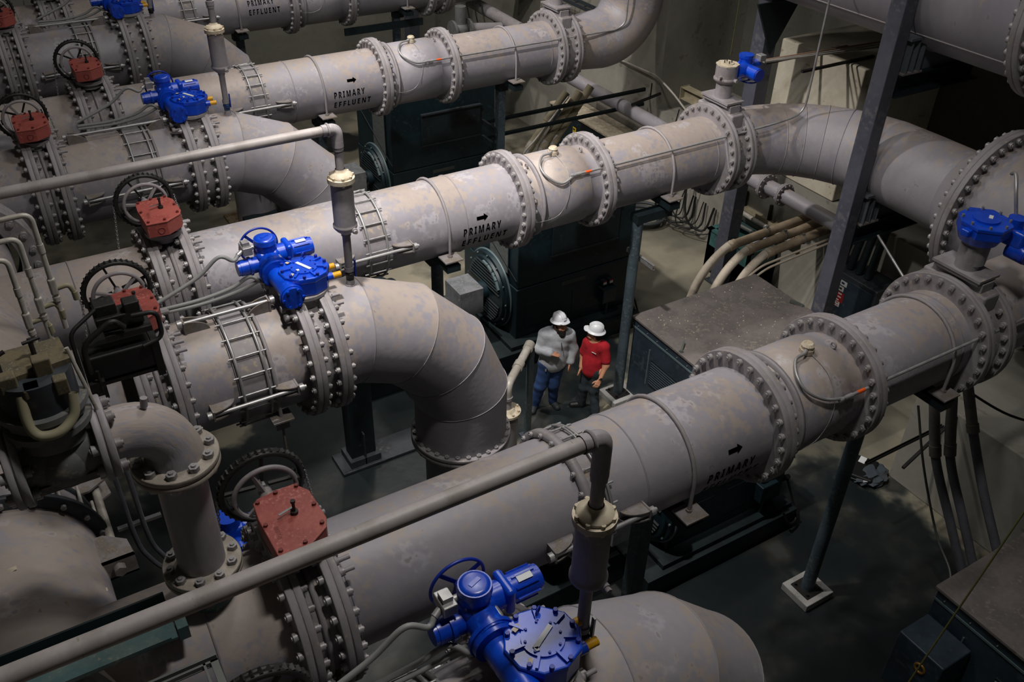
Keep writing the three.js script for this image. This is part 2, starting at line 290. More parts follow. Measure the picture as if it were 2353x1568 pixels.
struct('ceiling', b2(FX0, FX1, 15.5, 15.9, FZ0 + .4, FZ1), std({ color: 0x33383c, roughness: .9 }));
{
  lampSpots.forEach(([x, y, z, s], i) => {
    const t = thing('unseen_bay_lamp', 'unseen rectangular high bay lamp hanging under the roof above the pipes', 'lamp', [x, y, z], 'unseen high bay lamps under the roof');
    part('housing', [rbox(1.5, .16, .7, .03, [0, .1, 0])], mDarkSteel, t);
    part('hanger', [rod([-.5, .18, 0], [-.5, 1.3, 0], .012), rod([.5, .18, 0], [.5, 1.3, 0], .012)], mGalv, t);
    part('diffuser', [box(1.36, .02, .56, [0, .01, 0])], std({ color: 0xffffff, emissive: 0xfffaf3, emissiveIntensity: 3 * s }), t);
    const l = new THREE.RectAreaLight(0xfffaf3, LAMP_NITS * s, 1.36, .56); l.name = 'lamp_light'; l.position.set(x, y - .02, z); l.lookAt(x, 0, z); l.castShadow = true; scene.add(l);
  });
  addedFloods.forEach(([p, q, k, ang]) => {
    const t = thing('added_floodlight', 'round spotlight added out of view to brighten the middle of the pipes', 'lamp', p, 'floodlights added out of view'); t.lookAt(...q);
    part('housing', [cylZ(.24, .26, [0, 0, -.15], 28, .26), cylZ(.12, .16, [0, 0, -.34], 20)], mDarkSteel, t); part('bracket', [box(.6, .03, .05, [0, .32, -.15]), box(.03, .34, .05, [-.29, .16, -.15]), box(.03, .34, .05, [.29, .16, -.15])], mDarkSteel, t);
    part('lens', [cylZ(.23, .01, [0, 0, -.012], 28)], std({ color: 0xffffff, emissive: 0xfff8f0, emissiveIntensity: 4 * k }), t);
    const l = new THREE.SpotLight(0xfff8f0, FLOOD_CD * k, 0, ang * D, 1, 2); l.name = 'added_flood_light'; const d = V(q[0] - p[0], q[1] - p[1], q[2] - p[2]).normalize(); l.position.set(p[0] + d.x * .03, p[1] + d.y * .03, p[2] + d.z * .03); l.target.position.set(...q); l.castShadow = true; l.shadow.radius = 10; l.shadow.mapSize.set(2048, 2048); scene.add(l); scene.add(l.target);
  });
}

// ---------------------------------------------------------------- flanges and bolts (shared geometry)
const cache = {};
const memo = (k, f) => cache[k] || (cache[k] = f());
function ringGeo(rI, rO, T, c = .008) { return memo(`r${rI},${rO},${T}`, () => boxUV(flat(latheX([[rI, -T / 2], [rO - c, -T / 2], [rO, -T / 2 + c], [rO, -.007], [rO - .014, -.005], [rO - .014, .005], [rO, .007], [rO, T / 2 - c], [rO - c, T / 2], [rI, T / 2]], 56)))); }
function boltGeo(T, s) { return memo(`b${T},${s}`, () => boxUV(merge([cylX(.017 * s, T + .1 * s, [0, 0, 0], 6), cylX(.036 * s, .036 * s, [T / 2 + .02 * s, 0, 0], 6), cylX(.036 * s, .036 * s, [-T / 2 - .02 * s, 0, 0], 6)]))); }
// pair of bolted flanges round the local x axis; each bolt is its own mesh
function flange(parent, x, rI, rO, T, n, s = 1, skip, mat = mSteel, bmat = mNut) {
  const f = meshOf('flange', ringGeo(rI, rO, T), mat, parent, [x, 0, 0]);
  const g = boltGeo(T, s), bc = rO - .052 * s;
  for (let k = 0; k < n; k++) { const a = (k + .5) / n * 2 * PI; if (skip && skip(a)) continue; meshOf('bolt', g, bmat, f, [0, Math.sin(a) * bc, Math.cos(a) * bc], [a + rnd() * .5, 0, 0]); }
  return f;
}
function weld(parent, x, r, mat, name = 'weld_bead') { return part(name, torX(r + .002, .008, [x, 0, 0], 56, 6), mat, parent); }
// quarter-ellipse gusset pair with an end plate: anchor for a tie rod; at angle a, pointing dir (+1: plate on +x side)
function lugGeo(r, a, x, dir, L = .24, H = .15, gap = .09) {
  const pts = [[0, 0]]; const s = new THREE.Shape(); s.moveTo(0, -.04); s.lineTo(0, H); s.absellipse(-L * 0, -.0, L, H, PI / 2, 0.0, true); s.lineTo(L, -.04); s.lineTo(0, -.04);
  const gs = [];
  for (const k of [-1, 1]) gs.push(tf(new THREE.ExtrudeGeometry(s, { depth: .014, bevelEnabled: false, curveSegments: 10 }), [0, 0, k * gap / 2 - .007]));
  gs.push(box(.018, H + .04, gap + .03, [0, H / 2 - .02, 0]));
  const out = gs.map(flat).map(g => { if (dir > 0) g.scale(-1, 1, 1); g.translate(0, r, 0); g.rotateX(-(a - PI / 2)); g.translate(x, 0, 0); return g; });
  if (dir > 0) for (const g of out) { const p = g.attributes.position, n = g.attributes.normal, u = g.attributes.uv; for (let i = 0; i < p.count; i += 3) for (const A of [p, n, u]) for (let c = 0; c < A.itemSize; c++) { const t = A.array[i * A.itemSize + c]; A.array[i * A.itemSize + c] = A.array[(i + 1) * A.itemSize + c]; A.array[(i + 1) * A.itemSize + c] = t; } }
  return out;
}
// flexible sleeve coupling: end rings joined by a cage of bars, with tie rods between welded lugs
function coupling(label, z, r, xa, xb, rodAngles, l0, l1, opt = {}) {
  const t = thing('sleeve_coupling', label, 'coupling', [xa, 4.1, z]); const w = xb - xa, R = r + .045;
  part('sleeve', pipeX(-.03, w + .03, r + .018, 48), mSteel, t);
  if (opt.flat) { meshOf('ring', boxUV(flat(latheX([[r + .01, -.035], [R + .03, -.035], [R + .03, .035], [r + .01, .035]], 56))), mSteel, t); }
  else part('ring', torX(R, .016, [0, 0, 0]), mGalv, t);
  part('ring', torX(R, opt.flat ? .014 : .016, [w, 0, 0]), mGalv, t);
  if (opt.flat) part('ring', torX(R + .008, .01, [w - .035, 0, 0]), mGalv, t);
  const n = opt.n || 20;
  for (let k = 0; k < n; k++) {
    const a = (k + .3) / n * 2 * PI, y = Math.sin(a) * R, zz = Math.cos(a) * R;
    meshOf('bar', memo('bar' + w.toFixed(3), () => boxUV(flat(cylX(.011, w + .12, [w / 2, 0, 0], 6)))), mGalv, t, [0, y, zz]);
    if (opt.flat) meshOf('bolt', boltGeo(.07, .7), mNut, t, [0, y, zz], [a, 0, 0]);
  }
  for (const a of rodAngles) {
    const rr = r + .095, y = Math.sin(a) * rr, zz = Math.cos(a) * rr;
    const rd = part('tie_rod', [rod([l0 - xa - .03, y, zz], [l1 - xa + .09, y, zz], .022), tf(cylX(.045, .045, [0, 0, 0], 6), [l1 - xa + .04, y, zz]), tf(cylX(.045, .045, [0, 0, 0], 6), [l0 - xa - .035, y, zz])], mGalv, t);
    part('lug', lugGeo(r - .02, a, l0 - xa, -1), mRustPaint, t); part('lug', lugGeo(r - .02, a, l1 - xa, 1), mRustPaint, t);
  }
  return t;
}
// canvas-made stencil wrapped on the pipe: angle a at the centre of the patch, width along x
function stencil(parent, x0, x1, a0, a1, r, draw, W, H) {
  const c = document.createElement('canvas'); c.width = W; c.height = H; const q = c.getContext('2d'); q.fillStyle = '#000'; q.fillRect(0, 0, W, H); q.fillStyle = '#fff'; draw(q, W, H);
  const t = new THREE.CanvasTexture(c); t.magFilter = THREE.LinearFilter;
  const n = 12, pos = [], nor = [], uv = [], idx = [];
  for (let i = 0; i <= n; i++) for (let j = 0; j < 2; j++) { const a = a0 + (a1 - a0) * i / n; pos.push(j ? x1 : x0, Math.sin(a) * r, Math.cos(a) * r); nor.push(0, Math.sin(a), Math.cos(a)); uv.push(j, i / n); }
  for (let i = 0; i < n; i++) { const k = i * 2; idx.push(k, k + 2, k + 1, k + 1, k + 2, k + 3); }
  const g = new THREE.BufferGeometry(); g.setAttribute('position', new THREE.Float32BufferAttribute(pos, 3)); g.setAttribute('normal', new THREE.Float32BufferAttribute(nor, 3)); g.setAttribute('uv', new THREE.Float32BufferAttribute(uv, 2)); g.setIndex(idx);
  const m = new THREE.MeshStandardMaterial({ color: 0x15171a, roughness: .65, alphaMap: t, transparent: true });
  const o = meshOf('stencil_lettering', g, m, parent); o.castShadow = false; return o;
}
function drawWords(q, W, H) {
  q.textAlign = 'left'; q.textBaseline = 'alphabetic';
  const line = (s, y, h, w) => { q.font = `bold ${h}px sans-serif`; const ws = [...s].map(c => q.measureText(c).width), tot = ws.reduce((a, c) => a + c, 0), k = w * .8 / tot, gap = (w - tot * k) / (s.length - 1); let x = 0; [...s].forEach((ch, i) => { q.save(); q.translate(x, y); q.scale(k, 1); q.fillText(ch, 0, 0); q.restore(); x += ws[i] * k + gap; }); };
  line('PRIMARY', H * .42, H * .46, W * .82); line('EFFLUENT', H * .96, H * .46, W * .99);
  q.fillStyle = '#000'; q.fillRect(0, H * .25, W, H * .014); q.fillRect(0, H * .79, W, H * .014);
}
function drawArrow(q, W, H) { q.beginPath(); q.moveTo(0, H * .27); q.lineTo(W * .64, H * .27); q.lineTo(W * .64, 0); q.lineTo(W, H * .5); q.lineTo(W * .64, H); q.lineTo(W * .64, H * .73); q.lineTo(0, H * .73); q.fill(); }

// ---------------------------------------------------------------- valve gearbox with hand wheel and chain wheel (local origin on the pipe axis)
const letterTex = (() => { const c = document.createElement('canvas'); c.width = 256; c.height = 64; const q = c.getContext('2d'); q.fillStyle = '#000'; q.fillRect(0, 0, 256, 64); q.fillStyle = '#fff'; q.font = 'bold 54px sans-serif'; q.textAlign = 'center'; q.textBaseline = 'middle'; q.fillText('MDT-5', 128, 34); const t = new THREE.CanvasTexture(c); t.magFilter = THREE.LinearFilter; return t; })();
function chainGear(t, x, zc, opt = {}) {
  part('valve_neck', [cylY(.15, .3, [x, .78, zc - .05], 28), rbox(.34, .05, .34, .02, [x, .8, zc - .02]), cylY(.2, .05, [x, .735, zc - .03], 28)], mSteel, t);
  const o = [[-.185, -.26], [-.15, -.29], [.0, -.31], [.12, -.31], [.19, -.2], [.2, .1], [.17, .18], [.01, .285], [-.19, .27], [-.2, -.1]];
  const gb = part('gearbox', [prismY(o.map(a => [x + a[0], zc + a[1]]), .83, .985, .008)], mRed, t);
  const cover = part('gearbox_cover', prismY(o.map(a => [x + a[0] * 1.03, zc + a[1] * 1.03]), .985, 1.003, .006), mRed, gb);
  for (const a of [[-.16, -.25], [-.02, -.285], [.13, -.28], [.175, -.05], [.16, .14], [.0, .25], [-.165, .24], [-.18, -.02]]) meshOf('screw', memo('screw', () => boxUV(flat(cylY(.016, .03, [0, 0, 0], 6)))), mRedDark, gb, [x + a[0] * 1.03, 1.008, zc + a[1] * 1.03]);
  part('indicator_stem', [cylY(.012, .13, [x + .03, 1.06, zc - .04], 8), cylY(.028, .03, [x + .03, 1.015, zc - .04], 8), cylY(.018, .02, [x + .03, 1.12, zc - .04], 8)], mIron, gb);
  part('indicator_pointer', [box(.13, .006, .018, [x - .02, 1.045, zc - .05], [0, .25, 0])], mChrome, gb);
  part('port_plug', [tf(new THREE.TorusGeometry(.035, .008, 6, 20), [x - .06, .9, zc + .285], [0, -.05, 0])], mRedDark, gb);
  const lm = meshOf('cast_lettering', (() => { const g = new THREE.PlaneGeometry(.2, .05); g.rotateX(-PI / 2); g.rotateY(-PI / 2 - .1); return g; })(), new THREE.MeshStandardMaterial({ color: 0x7c3c36, alphaMap: letterTex, transparent: true, roughness: .6 }), gb, [x - .13, 1.0045, zc + .08]); lm.castShadow = false;
  // input shaft and wheels stand behind the box, turned to -z
  const wx = x - .06 + (opt.dx || 0), wy = .9, z1 = zc - .44, z2 = zc - .53;
  part('input_shaft', [tf(cylZ(.075, .08, [wx, wy, zc - .33], 16, .05)), rod([wx, wy, zc - .28], [wx, wy, z2 - .04], .028)], mSteel, t);
  const hw = [tf(new THREE.TorusGeometry(.235, .02, 10, 56), [wx, wy, z1])]; const ph = opt.ph || .5;
  for (let k = 0; k < 3; k++) { const a = ph + k * 2 * PI / 3; hw.push(bar([wx, wy, z1 + .03], [wx + Math.cos(a) * .23, wy + Math.sin(a) * .23, z1], .03, .024)); }
  hw.push(cylZ(.05, .1, [wx, wy, z1 + .02], 16)); part('handwheel', hw, mSteel, t);
  const teeth = []; for (let k = 0; k < 40; k++) { const a = k / 40 * 2 * PI; teeth.push(box(.014, .03, .05, [wx + Math.cos(a) * .322, wy + Math.sin(a) * .322, z2], [0, 0, a + .6])); }
  const cw = part('chain_wheel', [tf(new THREE.TorusGeometry(.305, .022, 8, 64), [wx, wy, z2 - .018]), tf(new THREE.TorusGeometry(.305, .022, 8, 64), [wx, wy, z2 + .018]), ...teeth, ...[0, 1, 2, 3].map(k => { const a = ph + .6 + k * PI / 2; return bar([wx + Math.cos(a) * .05, wy + Math.sin(a) * .05, z2], [wx + Math.cos(a) * .3, wy + Math.sin(a) * .3, z2], .03, .02); })], mIron, t);
  part('wheel_clamp', [-1, 1].map(s => box(.05, .03, .12, [wx + s * .24, wy + .03 * s, (z1 + z2) / 2])), mIron, cw);
  // hand chain hanging off the wheel on both sides
  const link = memo('link', () => boxUV(flat(tf(new THREE.TorusGeometry(.014, .0045, 5, 10), [0, 0, 0], [0, 0, 0], [.72, 1.35, 1]))));
  for (const [s, n] of [[-1, opt.chain || 26], [1, opt.chain2 || 14]]) { const ch = []; for (let k = 0; k < n; k++) { const g = link.clone(); g.rotateY(k % 2 ? PI / 2 : .2); g.translate(wx + s * (.335 + .003 * k), wy - .02 - k * .027, z2); ch.push(g); } part('chain', ch, mGalv, t); }
}
// butterfly valve between two bolted joints
function chainValve(label, z, xa, xb, r, opt = {}) {
  const t = thing('butterfly_valve', label, 'valve', [xa, 4.1, z]); const w = xb - xa, rO = r + .2;
  part('valve_body', [pipeX(0, w, r + .06, 48), torX(r + .07, .025, [w / 2, 0, 0], 48, 8)], mSteel, t);
  flange(t, 0, r - .01, rO, .12, 28, 1, null); flange(t, w, r - .01, rO, .12, 28, 1, null);
  // long stud bolts either side of the top boss
  for (const s of [-1, 1]) for (const k of [0, 1, 2]) { const a = PI / 2 + s * (.3 + k * .13); meshOf('stud', memo('stud', () => boxUV(merge([cylX(.019, .13, [0, 0, 0], 8), cylX(.038, .04, [-.05, 0, 0], 6)]))), mSteel, t, [w + .11, Math.sin(a) * (rO - .05), Math.cos(a) * (rO - .05)]); }
  chainGear(t, w / 2, opt.zc ?? .1, opt); return t;
}

// ---------------------------------------------------------------- discharge rows
const Y0 = 4.1;
const rows = [
  { k: 4, w: 'front row', z: -4.661, vl: .93, vr: 1.22, ca: 3.42, cb: 3.63, l0: 3.0, l1: 3.97, band: 4.55, arrow: 5.05, tx: 4.74, fa: 5.6, ring: 5.86, fb: 6.84, band2: 8.15, fc: 8.5, fd: 8.86, cap: 6.31 },
  { k: 3, w: 'middle row', z: -9.773, vl: 1.21, vr: 1.57, ca: 3.65, cb: 3.89, l0: 3.22, l1: 4.2, band: 4.77, arrow: 5.27, tx: 4.98, fa: 5.93, ring: 6.22, fb: 7.29, band2: 8.5, fc: 9.58, fd: 9.92, cap: 6.66 },
  { k: 2, w: 'rear row', z: -15.082, vl: 1.36, vr: 1.8, ca: 3.92, cb: 4.13, l0: 3.5, l1: 4.53, band: 5.16, arrow: 5.68, tx: 5.32, fa: 6.32, ring: 6.55, fb: 7.69, band2: 9.0, fc: 10.03, fd: 10.38, cap: 7.05 },
  { k: 1, w: 'rearmost row', z: -20.42, vl: 1.6, vr: 2.0, ca: 4.2, cb: 4.41, l0: 3.8, l1: 4.8, band: 5.33, arrow: 6.05, tx: 5.54, fa: 6.55, ring: 6.8, fb: 7.9, band2: 9.27, fc: 9.93, fd: 10.3, cap: 7.3 },
];
const RP = .52;
for (const q of rows) {
  const mp = mPipe[q.k - 1];
  { // header end to valve
    const t = thing('discharge_pipe', `grey discharge pipe stub between left header and red chain valve, ${q.w}`, 'pipe', [-.4, Y0, q.z]);
    part('pipe', pipeX(0, q.vl + .4, RP), mDusty, t, true); weld(t, .75, RP, mDusty);
  }
  chainValve(`butterfly valve with red gearbox and chain wheel on the ${q.w} discharge pipe`, q.z, q.vl, q.vr, RP, { ph: q.k, dx: 0 });
  { // long spool with flow arrow and lettering
    const t = thing('discharge_pipe', `long grey discharge pipe stencilled PRIMARY EFFLUENT with flow arrow, ${q.w}`, 'pipe', [q.vr, Y0, q.z]), X = x => x - q.vr;
    part('pipe', pipeX(0, X(q.fa), RP), mp, t, true);
    weld(t, .12, RP, mp); weld(t, X(q.band) + (q.k === 3 ? .28 : -.5), RP, mp);
    flange(t, X(q.fa), RP - .01, RP + .17, .14, 28, 1);
    if (q.k !== 1) { const s = stencil(t, X(q.arrow) - .08, X(q.arrow) + .09, .14 + (q.k === 2 ? .16 : q.k === 4 ? .1 : 0), .34 + (q.k === 2 ? .16 : q.k === 4 ? .1 : 0), RP + .0025, drawArrow, 128, 96); s.name = 'flow_arrow'; }
    const c = q.k === 1 ? 12 : q.k === 2 ? -10 : q.k === 3 ? -13 : -14;
    stencil(t, X(q.tx), X(q.tx) + .7, (c - 19) * D, (c + 19) * D, RP + .0025, drawWords, 1024, 512);
  }
  if (q.k > 0) coupling(`sleeve coupling cage with tie rods round the ${q.w} discharge pipe`, q.z, RP, q.ca, q.cb, [0.04, PI - .04], q.l0, q.l1, { flat: q.k === 4, n: 20 });
  { // flow meter spool
    const t = thing('flow_meter', `grey flanged flow meter spool with cream sensor cap, ${q.w}`, 'flow meter', [q.fa, Y0, q.z]), X = x => x - q.fa, L = X(q.fb);
    part('body', sweep([V(0.05, 0, 0), V(X(q.ring) - .09, 0, 0), V(X(q.ring) - .085, 0, 0), V(X(q.ring) + .03, 0, 0), V(X(q.ring) + .035, 0, 0), V(L - .26, 0, 0), V(L - .24, 0, 0), V(L, 0, 0)], i => [.5, .5, .53, .53, .548, .548, .515, .515][i], 56), mPipe[(q.k + 1) % 4], t, true);
    meshOf('collar', boxUV(flat(latheX([[.53, -.022], [.585, -.022], [.585, .022], [.53, .022]], 56))), mSteel, t, [X(q.ring), 0, 0]);
    part('lifting_eye', [tf(new THREE.TorusGeometry(.03, .01, 6, 16), [X(q.ring) - .07, .535 * Math.sin(1.25) + .02, .535 * Math.cos(1.25)], [0, PI / 2, 0])], mSteel, t);
    part('lifting_eye', [tf(new THREE.TorusGeometry(.03, .01, 6, 16), [L - .2, .53 * Math.sin(1.4) + .02, .53 * Math.cos(1.4)], [0, PI / 2, 0])], mSteel, t);
    flange(t, L, .49, RP + .17, .14, 28, 1);
    const cp = part('sensor_cap', [cylY(.075, .05, [X(q.cap), .57, .04], 8), cylY(.06, .06, [X(q.cap), .61, .04], 20), cylY(.07, .025, [X(q.cap), .645, .04], 8, .05)], mCream, t);
    part('cable_gland', [rod([X(q.cap) - .02, .6, .06], [X(q.cap) - .11, .595, .1], .022)], mGalv, cp);
    part('earth_wire', [hose([[X(q.cap), .57, .1], [X(q.cap) + .03, .53 * Math.sin(.9) + .02, .56 * Math.cos(.9)], [X(q.cap) - .02, .56 * Math.sin(.35), .565 * Math.cos(.35)], [X(q.cap) - .2, -.1, .57], [.16, -.12, .58], [.09, .1, .68]], .0035, 40, 5)], mGalv, t);
  }
  { // spool to the gate valve
    const t = thing('discharge_pipe', `short grey discharge pipe between flow meter and gate valve, ${q.w}`, 'pipe', [q.fb, Y0, q.z]);
    part('pipe', pipeX(0, q.fc - q.fb, RP), mPipe[(q.k + 2) % 4], t, true); weld(t, q.fc - q.fb - .2, RP, mSteel);
    flange(t, q.fc - q.fb, RP - .01, RP + .2, .12, 28, 1, null);
  }
  { // rigid conduit feeding the sensor cap, clipped along the pipe
    const r = .6, P = (x, a) => [x, Y0 + r * Math.sin(a * D), q.z + r * Math.cos(a * D)], c = q.cap, run = q.k === 4 ? 27 : q.k === 3 ? 40 : 32;
    const pts = [[c - .1, Y0 + .6, q.z + .1], P(c - .24, 78), P(c - .36, 62), P(c - .33, 46), P(c - .14, 33), P(c + .1, run)];
    const t = thing('conduit', `thin metal conduit looping from sensor cap along the ${q.w} discharge pipe`, 'conduit', [c, Y0, q.z]); const L = a => a.map(p => [p[0] - c, p[1] - Y0, p[2] - q.z]);
    part('flexible_loop', [hose(L(pts), .017, 48, 8)], mGalv, t);
    const far = q.k === 4 ? [P(9.3, 27)] : q.k === 3 ? [P(9.6, 41), [10.4, Y0 + .51, q.z + .62], [10.92, Y0 + .56, q.z + .62], [10.95, Y0 + 9, q.z + .62]] : [P(11.35, 32), [11.52, Y0 + .45, q.z + .56], [11.54, Y0 + 9, q.z + .56]];
    if (q.k !== 1) part('straight_run', [bent(L([P(c + .08, run), ...far]), .017, .25)], mGalv, t);
    part('coupler', [rod(...L([P(c + .1, run), P(c + .2, run)]), .024)], mGalv, t); part('coupler', [rod(...L([P(c + .02, run), P(c + .07, run)]), .024)], mGalv, t);
    part('orange_tape', [rod(...L([P(c + .27, run), P(c + .37, run)]), .0195)], mOrange, t);
    for (const x of [q.fb, q.fc]) part('clip', [box(.03, .05, .12, L([P(x, run)])[0], [-run * D, 0, 0])], mGalv, t);
  }
}
// ---------------------------------------------------------------- supports under the discharge pipes
function uBolt(t, x, z0, r, plateY, zSides = [1, -1]) {  // local coordinates relative to the pipe axis
  const rr = r + .02, pts = []; pts.push(V(x, plateY - .12, rr)); pts.push(V(x, 0, rr)); for (let k = 1; k < 16; k++) { const a = k / 16 * PI; pts.push(V(x, Math.sin(a) * rr, Math.cos(a) * rr)); } pts.push(V(x, 0, -rr)); pts.push(V(x, plateY - .12, -rr));
  part('u_bolt', [sweep(pts, () => .02, 8)], mSteel, t);
  for (const s of [1, -1]) part('clamp_plate', [box(.24, .018, .2, [x, plateY, s * (rr + .02)]), cylY(.03, .03, [x, plateY + .024, s * rr], 6)], mRustPaint, t);
}
function support(label, x, z, ub, px, pz, round, pad = true) {
  const t = thing('pipe_support', label, 'support', [px, 0, pz]), yb = 3.48;
  const w = new THREE.Group();
  { const g = new THREE.Group(); }
  const rel = { add: m => { m.position.add(V(ub - px, Y0, z - pz)); t.add(m); } };
  const rr = RP + .02, pts = [V(0, -.45, rr), V(0, 0, rr)]; for (let k = 1; k < 18; k++) { const a = k / 18 * PI; pts.push(V(0, Math.sin(a) * rr, Math.cos(a) * rr)); } pts.push(V(0, 0, -rr)); pts.push(V(0, -.45, -rr));
  const U = part('u_bolt', [sweep(pts, () => .02, 8)], mSteel, t); U.position.set(ub - px, Y0, z - pz);
  for (const s of [1, -1]) { const m = part('clamp_plate', [box(.26, .018, .22, [0, -.33, s * (rr + .02)]), cylY(.032, .03, [0, -.31, s * rr], 6)], mRustPaint, t); m.position.copy(U.position); }
  part('cross_beam', [box(.2, .09, 1.3, [ub - px, 3.71 - .015 - .045, z - pz]), b2(Math.min(0, ub - px) - .08, Math.max(0, ub - px) + .1, 3.42, 3.56, -.09, .09)].map(flat), mTealDark, t);
  if (round) part('post', [cylY(.085, 3.42, [0, 1.71, 0], 24)], mPost, t); else part('post', [rbox(.16, 3.42, .16, .012, [0, 1.71, 0])], mPost, t);
  if (pad) { part('base_plate', [box(.3, .02, .3, [0, .13, 0]), ...[[-1, -1], [1, -1], [-1, 1], [1, 1]].map(a => cylY(.018, .05, [a[0] * .11, .15, a[1] * .11], 6))], mIron, t); part('concrete_pad', [rbox(.5, .12, .46, .012, [.02, .06, 0])], mPad, t); }
  return t;
}
support('round grey support post on square concrete pad below front discharge pipe', 0, -4.661, 8.13, 7.75, -4.7, true);
{ const t = support('round grey support post on concrete pad beside the worker in red', 0, -9.773, 8.5, 8.02, -9.36, true); part('strut_arm', [b2(.09, .095, 2.72, 2.8, -.3, .36), b2(.09, .14, 2.72, 2.725, -.3, .36), b2(.09, .14, 2.795, 2.8, -.3, .36)], mGalv, t); }
support('square grey post holding the rear discharge pipe beside dark motor', 0, -15.082, 9.0, 8.98, -15.08, false);
support('dark stub post under stencilled part of front discharge pipe', 0, -4.661, 4.55, 4.6, -4.75, false);
support('dark post under stencilled part of middle discharge pipe', 0, -9.773, 4.77, 4.84, -9.77, true);
support('dark post under stencilled part of rear discharge pipe', 0, -15.082, 5.16, 5.2, -15.08, false);
support('dark post under stencilled part of rearmost discharge pipe', 0, -20.42, 5.33, 5.4, -20.42, false);
support('dark post under right end of rearmost discharge pipe', 0, -20.42, 9.27, 9.2, -20.42, false);

// ---------------------------------------------------------------- gate valves at the right end
function gateValve(label, q, opt) {
  const t = thing('gate_valve', label, 'valve', [q.fc, Y0, q.z]), w = q.fd - q.fc;
  part('valve_body', [pipeX(0, w, RP + .09, 48), rbox(w * .7, .3, .8, .03, [w / 2, .52, 0])], mSteel, t);
  flange(t, w, RP - .01, RP + .2, .12, 28, 1);
  part('bonnet', [rbox(.2, .16, .62, .01, [w / 2, .7, 0]), rbox(.3, .04, .56, .01, [w / 2, .77, 0]), box(.34, .03, .6, [w / 2, .815, 0]), ...[-1, 1].map(s => box(.05, .16, .05, [w / 2, .74, s * .25]))], mSteel, t);
  part('yoke', [cylY(.125, .3, [w / 2, .95, 0], 28)], mSteel, t);
  return [t, w / 2];
}
{
  const q = rows[1], [t, c] = gateValve('gate valve with grey gear column and small blue actuator, middle row', q);
  part('gear_column', [cylY(.165, .24, [c, 1.2, 0], 32), lathe([[.125, 1.05], [.18, 1.09], [.18, 1.12], [.165, 1.14]], 32).translate(c, 0, 0)], mSteel, t);
  const cp = part('column_cap', [cylY(.175, .02, [c, 1.325, 0], 8), cylY(.09, .016, [c, 1.34, 0], 24)], mCream, t);
  for (let k = 0; k < 4; k++) meshOf('cap_bolt', memo('capb', () => boxUV(flat(cylY(.008, .05, [0, 0, 0], 6)))), mIron, cp, [c + Math.cos(k * 1.57 + .4) * .055, 1.36, Math.sin(k * 1.57 + .4) * .055]);
  part('side_plug', [tf(rod([c - .15, 1.16, .06], [c - .23, 1.17, .09], .025)), rod([c + .02, 1.12, .14], [c + .03, 1.12, .22], .03)], mSteel, t);
  const a = part('actuator', [cylX(.11, .2, [c + .24, 1.2, .03], 20), cylZ(.1, .3, [c + .36, 1.19, .16], 20), cylY(.1, .18, [c + .42, 1.3, -.06], 20), cylY(.115, .05, [c + .42, 1.37, -.06], 8), rbox(.2, .16, .2, .04, [c + .42, 1.2, -.06]), cylX(.08, .24, [c + .58, 1.2, -.08], 16)], mBlue, t);
  part('actuator_cover', [cylZ(.092, .03, [c + .36, 1.19, .32], 20)], mBlueDeep, a);
  part('actuator_handwheel', [tf(new THREE.TorusGeometry(.13, .012, 8, 32), [c + .5, 1.0, .0], [PI / 2, 0, 0]), rod([c + .37, 1, 0], [c + .63, 1, 0], .01), rod([c + .5, 1, 0], [c + .5, 1.14, 0], .02)], mBlueDeep, a);
  part('junction_box', [rbox(.12, .1, .12, .01, [c + .72, 1.3, -.05])], mGalv, t);
}
{
  const q = rows[0], [t, c] = gateValve('gate valve with large blue gear operator at right edge, front row', q);
  part('neck', [cylY(.15, .26, [c + .04, 1.02, 0], 28)], mSteel, t);
  const o = []; for (let k = 0; k < 8; k++) { const a = k / 8 * 2 * PI + .39; o.push([c + .06 + Math.cos(a) * (k % 2 ? .27 : .24), Math.sin(a) * (k % 2 ? .25 : .27)]); }
  const a = part('gear_operator', [prismY(o, 1.24, 1.36, .015), prismY(o.map(p => [(p[0] - c - .06) * 1.06 + c + .06, p[1] * 1.06]), 1.34, 1.38, .008), cylY(.14, .05, [c + .06, 1.38, 0], 24), cylY(.2, .1, [c + .04, 1.2, 0], 24, .24), rbox(.1, .08, .1, .02, [c - .22, 1.3, .0])], mBlue, t);
  for (let k = 0; k < 8; k++) meshOf('bolt', memo('opb', () => boxUV(flat(cylY(.016, .03, [0, 0, 0], 6)))), mGalv, a, [c + .06 + Math.cos(k * .785) * .235, 1.395, Math.sin(k * .785) * .235]);
  part('name_plate', [box(.08, .004, .04, [c + .1, 1.408, .02], [0, .5, 0])], mWhite, a);
  const b = part('actuator', [rbox(.16, .2, .3, .04, [c + .34, 1.2, .2]), cylZ(.1, .2, [c + .34, 1.06, .3], 20), cylY(.09, .2, [c + .36, 1.3, .16], 20)], mBlue, t);
  part('end_cover', [cylZ(.095, .025, [c + .34, 1.06, .41], 20)], mBlueDeep, b);
  part('conduit_loop', [hose([[c + .42, 1.38, .1], [c + .4, 1.62, .02], [c + .5, 1.75, -.1], [c + .6, 1.7, -.2]], .02, 20)], mGalv, t);
}
for (const i of [2, 3]) { const q = rows[i], [t, c] = gateValve(`gate valve with plain grey column at right end, ${q.w}`, q); part('gear_column', [cylY(.16, .6, [c, 1.3, 0], 28)], mSteel, t); }


